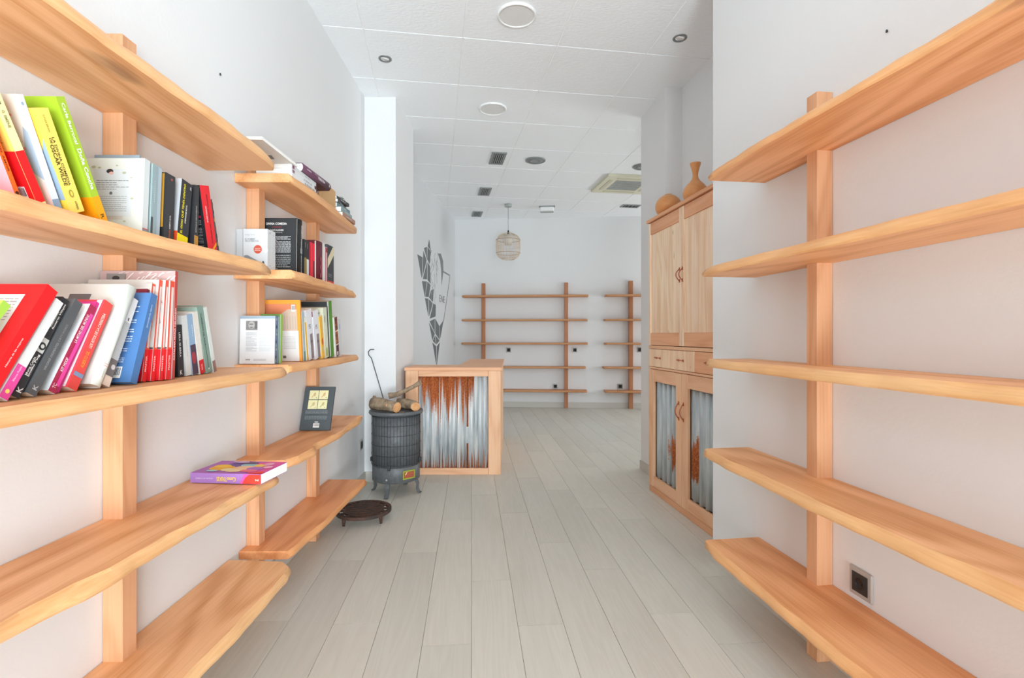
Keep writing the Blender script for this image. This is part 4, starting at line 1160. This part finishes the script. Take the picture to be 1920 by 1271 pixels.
s.rect(.015, .048, .026, .095, '#8d7a3c', 'olive_panel'); s.rect(.043, .046, .026, .09, '#d5d9da', 'white_panel'); s.rect(.016, .155, .002, .025, '#d8d8d6'); s.rect(.042, .152, .002, .025, '#d8d8d6')
o, n, s = b3('narrow bright red book in the group by the far post', -.958, 2.409, .044, .178, 0, .12, '#7d1a2a', '#d31a30')
s.rect(.014, .09, .010, .176, '#ee2a45', 'pink_stripe')
o, n, s = b3('thick dark maroon glossy hardback with a rounded spine', -.955, 2.457, .108, .196, 0, .14, '#5b1622', '#641a2c', hard=True, bulge=.012)
n.rect(.115, .135, .05, .085, '#dc1734', 'red_panel'); n.rect(.11, .03, .02, .03, '#9a7a5c')
for q in range(5): s.disc(.05 + .012 * (q % 2), .03 + q * .02, .010, '#a5404e', .012)
o, n, s = b3('plain white book after the maroon hardback', -.96, 2.570, .036, .205, 0, .12, '#dfe1e2', '#e3e4e5')
o, n, s = b3('thin red and white book beside the plain white one', -.96, 2.610, .030, .19, 0, .12, '#d8c7c7', '#d9a9ab')
s.rect(.004, .095, .008, .188, '#b9434b', 'red_stripe'); s.rect(.02, .175, .018, .024, '#a0222c')
o, n, s = b3('black book with a cream diagonal and red foot at the row end', -.96, 2.646, .095, .209, 0, .12, '#42484b', '#2e3338')
s.poly([(.001, .085), (.001, .135), (.08, .208), (.0945, .208), (.0945, .165)], '#d9cfae', 'cream_diagonal'); s.rect(.0475, .011, .0945, .021, '#d8363a', 'red_band'); s.para(.01, .06, .06, .04, 3, '#8f9597', .35, 33)

# ---- third shelf beside the column
Z4 = 1.0135
def b4(label, xs, y, T, H, lean, D, near, spine=None, **k):
    y0 = y; y = settle(4, y, T, H, lean, xs, D)
    if y - y0 > .003: print('shift', label, round(y - y0, 4))
    return book(label, (xs, y, Z4), T, H, D, near, spine, lean=lean, group=G4, **k)
o, n, s = b4('white back cover with an author photograph facing the camera', -.971, 2.078, .031, .196, 2.2, .143, '#e6e8ea', '#6d7f9a')
n.rect(.0715, .19, .143, .011, '#9db1c0', 'blue_band'); n.rect(.048, .157, .047, .038, '#8a8a8a', 'portrait_photo'); n.disc(.047, .158, .013, '#b5b3b0', .016); n.rect(.046, .162, .016, .004, '#6e6c6b'); n.disc(.047, .148, .007, '#8a8886', .004); n.rect(.066, .158, .010, .03, '#6a6a6a')
n.para(.026, .07, .131, .05, 16, '#9ea2a5', .28, 34); n.para(.08, .127, .131, .05, 16, '#bfc9cb', .28, 35); n.para(.08, .12, .168, .163, 1, '#b6babd', .3, 36); n.bars(.035, .016, .022, .008); n.para(.058, .11, .02, .012, 2, '#8f9497', .3, 37)
rr = random.Random(60)
for q in range(12): s.rect(.010 + rr.uniform(-.003, .004), .012 + q * .0155, .010, .010, ('#8fa3a6', '#46506a', '#7f86a8', '#a9b6ae')[q % 4])
s.rect(.027, .098, .008, .19, '#a9bcc4', 'pale_stripe')
o, n, s = b4('narrow lime green spine behind the white author cover', -.968, 2.1115, .028, .205, 2.2, .08, '#5f7f3a', '#8fc23a')
s.rect(.005, .10, .009, .203, '#b5cfd2', 'pale_stripe'); s.text('HISTORIA', .017, .12, .05, .005, '#b9de7a', UP)
o, n, s = b4('tall orange-framed picture book with white lower half facing the camera', -.95, 2.300, .012, .277, -5.5, .155, '#eda23c', '#dd8f3e')
n.rect(.070, .195, .138, .128, '#e08a63', 'orange_picture'); n.poly([(.07, .14), (.14, .14), (.14, .235), (.10, .235), (.07, .215)], '#cdb9a8'); n.rect(.0725, .07, .143, .138, '#e3e3e2', 'white_panel'); n.para(.075, .130, .115, .055, 11, '#a8a8a6', .28, 38); n.bars(.125, .24, .016, .03); n.rect(.078, .02, .014, .012, '#6b6b6a')
for q in range(5): n.rect(.085 + q * .012, .175, .001, .06, '#9d8a7c')
o, n, s = b4('thin grey-teal booklet beside the orange picture book', -.95, 2.322, .022, .226, -6.5, .12, '#b5bfc2', '#a9babb')
s.rect(.011, .022, .021, .043, '#6f9488', 'teal_block')
o, n, s = b4('thin yellow booklet in the third shelf row', -.95, 2.351, .019, .203, -10, .12, '#dfe0d8', '#e9b527')
s.rect(.0095, .19, .018, .025, '#e6e8d8', 'pale_tip')
o, n, s = b4('white volume with a black ring drawn across its cover and spine', -.95, 2.383, .070, .236, -11.5, .15, '#d5d5dd', '#e3e4ea')
n.rect(.115, .215, .07, .034, '#c6c3cd', 'grey_band')
l_ = n.lift()
ring_pts = [n.at(.128 + .018 * math.cos(2 * math.pi * q / 20), .118 + .024 * math.sin(2 * math.pi * q / 20), .001) for q in range(20)]
MB().tube(ring_pts, .0018, 5, closed=True).build('drawn_ring', flat('#3a3f44'), o)
s.text('FS', .035, .155, .024, .022, '#6d6f78', 0); s.rect(.045, .06, .030, .118, '#8b7d80', 'photo_strip'); s.rect(.045, .082, .029, .012, '#6d5f60')
o, n, s = b4('second white volume with a grey photo strip on its spine', -.95, 2.464, .070, .236, -11.5, .15, '#dddde3', '#e3e4ea')
n.rect(.135, .222, .03, .026, '#7a2038', 'maroon_tab'); s.text('FS', .035, .155, .024, .022, '#6d6f78', 0); s.rect(.045, .06, .030, .118, '#8b7d80', 'photo_strip'); s.rect(.045, .082, .029, .012, '#6d5f60')
o, n, s = b4('yellow illustrated book between the white volumes and green book', -.95, 2.548, .034, .213, -12, .15, '#e9c35a', '#eab13a')
s.disc(.018, .085, .010, '#cf5a2e', .018); s.disc(.02, .045, .009, '#c9c79a', .014)
o, n, s = b4('pale sketch-covered book before the tall green one', -.95, 2.588, .050, .258, -7.5, .15, '#c8cbb4', '#d7dac6')
for q in range(10): n.rect(.10 + rr.uniform(0, .045), .20 + rr.uniform(0, .05), .012, .003, '#8d8e7c')
s.disc(.025, .03, .016, '#a8b86a', .024); s.disc(.015, .2, .006, '#9a9b8c', .02)
o, n, s = b4('tall green-spined book with a black cover rising above the row', -.95, 2.646, .070, .293, -8, .155, '#2c3234', '#4f8f1f')
s.rect(.011, .15, .021, .285, '#dfe3df', 'white_stripe'); s.rect(.004, .14, .007, .26, '#3c4245', 'dark_stripe')
o, n, s = b4('book with three dark food photographs down its spine', -.95, 2.742, .056, .216, -10, .12, '#d8d5cc', '#e3ddd6')
s.rect(.034, .178, .042, .072, '#7a3b1e', 'food_photo'); s.rect(.034, .100, .042, .068, '#8d4a1c', 'food_photo'); s.rect(.034, .031, .042, .06, '#4d1424', 'food_photo')
for q in range(9): s.disc(.022 + .022 * (q % 2), .085 + q * .0145, .008, ('#c9762e', '#a8521f', '#3d2416')[q % 3], .006)
s.rect(.028, .016, .02, .02, '#dcd7cf')
o, n, s = b4('thin pale grey book last on the third shelf by the column', -.955, 2.812, .040, .204, -6.5, .12, '#d5d8d9', '#cfd3d6')
s.rect(.02, .165, .012, .03, '#9fb0c4')

# ---- top shelf beside the column: stacked books lying flat
def flat_book(label, x_room, y0, z, length, depth, T, top, spine, yaw=0.0, group='books lying on the top shelf beside the column', **k):
    """book lying flat with its spine toward the room; x_room is the spine's place, y0 its near end"""
    # local x (thickness) -> up, local y (depth) -> wall, local z (height) -> near end
    m = Matrix(((0, -1, 0), (0, 0, -1), (1, 0, 0))).transposed()
    rot = Matrix.Rotation(yaw, 3, 'Z') @ Matrix(((0, -1, 0), (0, 0, -1), (1, 0, 0)))
    e_ = rot.to_euler()
    off = rot @ Vector((0, 0, length))
    return book(label, (x_room - off.x, y0 - off.y, z), T, length, depth, top, spine, rot=(e_.x, e_.y, e_.z), group=group, base=False, **k)
ZT = 1.7865
o, n, s = flat_book('bottom white volume of the flat stack on the upper shelf', -.906, 2.093, ZT, .285, .148, .0165, '#e9eae8', '#dfe0df', pages='page_white')
s.text('EL ETXON 1001', .008, .10, .11, .009, '#55585c', DOWN + 0); s.rect(.0082, .016, .016, .028, '#5a2338', 'maroon_block'); s.text('A', .0082, .016, .010, .010, '#efe6e8', DOWN)
o, n, s = flat_book('middle white volume of the flat stack on the upper shelf', -.909, 2.094, ZT + .017, .270, .146, .0165, '#e9eae8', '#dcdde0', pages='page_white')
s.text('EL TEATRO 1001', .008, .10, .09, .008, '#6f7276', DOWN); s.rect(.0082, .014, .016, .024, '#5a2338', 'maroon_block'); s.rect(.0082, .25, .012, .02, '#8d6a78', 'pink_mark')
o, n, s = flat_book('upper white volume of the flat stack, under the grey cover', -.908, 2.094, ZT + .034, .262, .14, .0165, '#ecedeb', '#d4d6d8', pages='page_white')
s.text('TEATRO', .008, .10, .06, .006, '#9a9da1', DOWN); s.rect(.0082, .245, .014, .018, '#8a4a63', 'pink_mark')
ztop = ZT + .051
o, n, s = flat_book('thin white hardcover with grey underside overhanging the flat stack', -.902, 1.835, ztop, .303, .20, .011, '#cfcecb', '#f1f1ee', far='#f3f3f0', hard=True, pages='page_white')
fu = n
n.para(.119, .131, .20, .14, 8, '#a9a8a6', .5, 93); n.poly([(.135, .10), (.150, .10), (.158, .145), (.142, .145)], '#6d6b6a', 'printed_mark'); n.rect(.115, .12, .006, .05, '#b6b5b2')
o, n, s = flat_book('purple hardback with rounded spine lying on top of the flat stack', -.905, 2.19, ztop + .0005, .30, .16, .037, '#4c2f3f', '#5f3b50', yaw=R(-2.0), hard=True, bulge=.008, pages='page_white')
s.text('HOMERO', .019, .245, .045, .006, '#d9cbd3', DOWN); s.text('ANTOLOGIA', .024, .165, .05, .005, '#b79fae', DOWN); s.text('PEREYRA', .017, .112, .075, .012, '#ece3e8', DOWN); s.text('A', .018, .022, .012, .016, '#f2ecef', DOWN)
# kraft box
kb = empty('kraft_box', (-.945, 2.512, ZT), (0, 0, LROT), 'plain tan cardboard box standing on the top shelf by the column', 'box')
MB().bevel_box(0, .218, 0, .13, 0, .116, .0015).build('body', flat('#caa374', .8), kb)
MB().box(.001, .217, .001, .129, .116, .1175).build('lid_edge', flat('#e0c08f', .8), kb)
# small stack at the far end
z = ZT
for q, (lab, xr, y0, ln, dp, T, top_, sp, yw) in enumerate((
        ('brown book at the bottom of the small stack by the column', -.928, 2.785, .225, .14, .022, '#9a6f5c', '#a87e6b', 0),
        ('grey-teal book second in the small stack by the column', -.935, 2.78, .215, .13, .026, '#aebfc3', '#8fa5a9', R(2)),
        ('pale teal book third in the small stack by the column', -.955, 2.775, .19, .12, .022, '#4e6468', '#6f888c', R(-3)),
        ('dark slate book fourth in the small stack by the column', -.948, 2.765, .20, .12, .016, '#3e474b', '#4d565a', R(5)),
        ('black-covered book topmost of the small stack by the column', -.955, 2.77, .175, .11, .018, '#4b3634', '#3a3b3d', R(-4)))):
    o, n, s = flat_book(lab, xr, y0, z, ln, dp, T, top_, sp, yaw=yw, pages='page_white')
    s.para(T * .35, T * .65, ln * .7, ln * .3, 9, '#d5d2cc', .6, 80 + q)
    z += T + .0006
lf = MB(); rr = random.Random(70)
for q in range(9):
    a = rr.uniform(-.6, .9); l_ = rr.uniform(.03, .07); x = -.985 + rr.uniform(-.02, .025); y = 2.83 + rr.uniform(-.03, .03)
    lf.tube([(x, y, z + .002), (x + .02 * math.sin(a), y + l_ * .5, z + .008 + .004 * (q % 3)), (x + .035 * math.sin(a), y + l_, z + .004 + .006 * (q % 2))], [.0015, .003, .0008], 5)
tag(lf.build('dried_twig', flat('#7d8a82', .8)), 'dried grey-green sprig lying on the small book stack', 'sprig', kind='stuff')

# ---- slate book leaning on the far post
o, n, s = book('slate grey book with four small cream drawings leaning on the far post', (-.958, 2.672, .629), .012, .236, .160, '#4b5459', '#3c4449', lean=21.5, hard=True)
n.k = 1
for i in range(2):
    for j in range(2):
        a = .052 + i * .052; b_ = .190 - j * .053
        n.rect(a, b_, .049, .049, '#dedcae', 'drawing_panel')
        n.disc(a + .004, b_ + .002, .007, '#c9b98a', .010); n.poly([(a - .012, b_ - .015), (a - .008, b_ - .015), (a + .010, b_ + .012), (a + .008, b_ + .014)], ('#c99a6a', '#b9b07a', '#cf8f66', '#8f9a6a')[i * 2 + j]); n.disc(a + .015, b_ - .016, .002, '#4a4a40')
n.para(.02, .138, .105, .085, 4, '#8e979b', .35, 41); n.para(.02, .138, .076, .055, 4, '#8e979b', .35, 42); n.rect(.085, .042, .018, .005, '#c9cccb'); n.bars(.086, .024, .032, .022)

# ---- purple comic lying on the fourth shelf
# local x thickness up; spine toward the camera
rot = Matrix(((0, 0, 1), (0, 1, 0), (-1, 0, 0)))            # x->-Z ; y->+Y ; z->+X
rot = Matrix.Rotation(R(-5.0), 3, 'Z') @ rot
e_ = rot.to_euler()
o, n, s = book('purple and pink comic lying flat on the fourth near-left shelf', (-1.084, 1.712, .634 + .034), .033, .250, .165, '#b06ac0', '#a57cc4', rot=(e_.x, e_.y, e_.z), base=False, pages='page_white')
# near face is the top cover: a from fore-edge to spine, b along the length (wall to room)
n.poly([(.03, .15), (.165, .20), (.165, .2495), (.0, .2495), (.0, .19)], '#e65aa8', 'pink_field')
for a, b_, ra, rb, c in ((.05, .10, .05, .04, '#6a4a9a'), (.10, .07, .03, .045, '#f0b313'), (.075, .055, .02, .03, '#f4c81e'), (.12, .10, .018, .02, '#e8e2b0'), (.055, .14, .022, .028, '#8fcbd6'), (.095, .145, .03, .035, '#f3c9a0'), (.13, .13, .018, .03, '#f2dca8'), (.06, .185, .02, .022, '#f0cf62'), (.10, .19, .022, .03, '#b070c8'), (.04, .205, .02, .018, '#e8a8c8'), (.13, .185, .016, .03, '#ef6f8e'), (.03, .13, .014, .03, '#5a4a7a'), (.08, .225, .018, .015, '#f6b6d2'), (.02, .09, .012, .03, '#c9b0dc'), (.14, .06, .010, .02, '#a9d6dc')): n.disc(a, b_, ra, c, rb)
n.poly([(.135, .235), (.165, .20), (.165, .2495), (.14, .2495)], '#ee4436', 'red_corner')
s.poly([(.001, .19), (.0325, .176), (.0325, .2495), (.001, .2495)], '#e05ab4', 'pink_field'); s.poly([(.001, .21), (.012, .195), (.0325, .185), (.0325, .2495), (.001, .2495)], '#ee4436', 'red_field')
s.text('ConoTRIKIS', .0185, .128, .068, .015, '#f1d81f', -90); s.text('RAQUEL MI NOMBRE', .017, .050, .06, .005, '#d5c3e6', -90); s.text('P4', .019, .236, .012, .007, '#f8d9d2', -90)

# lettering inside the wall emblem
fe = Face(lroot, (0, 0, 0), (1, 0, 0), (0, 0, 1), .002)
fe.text('ENE', 1.475, 1.645, .34, .095, '#7d8183', 0, False)
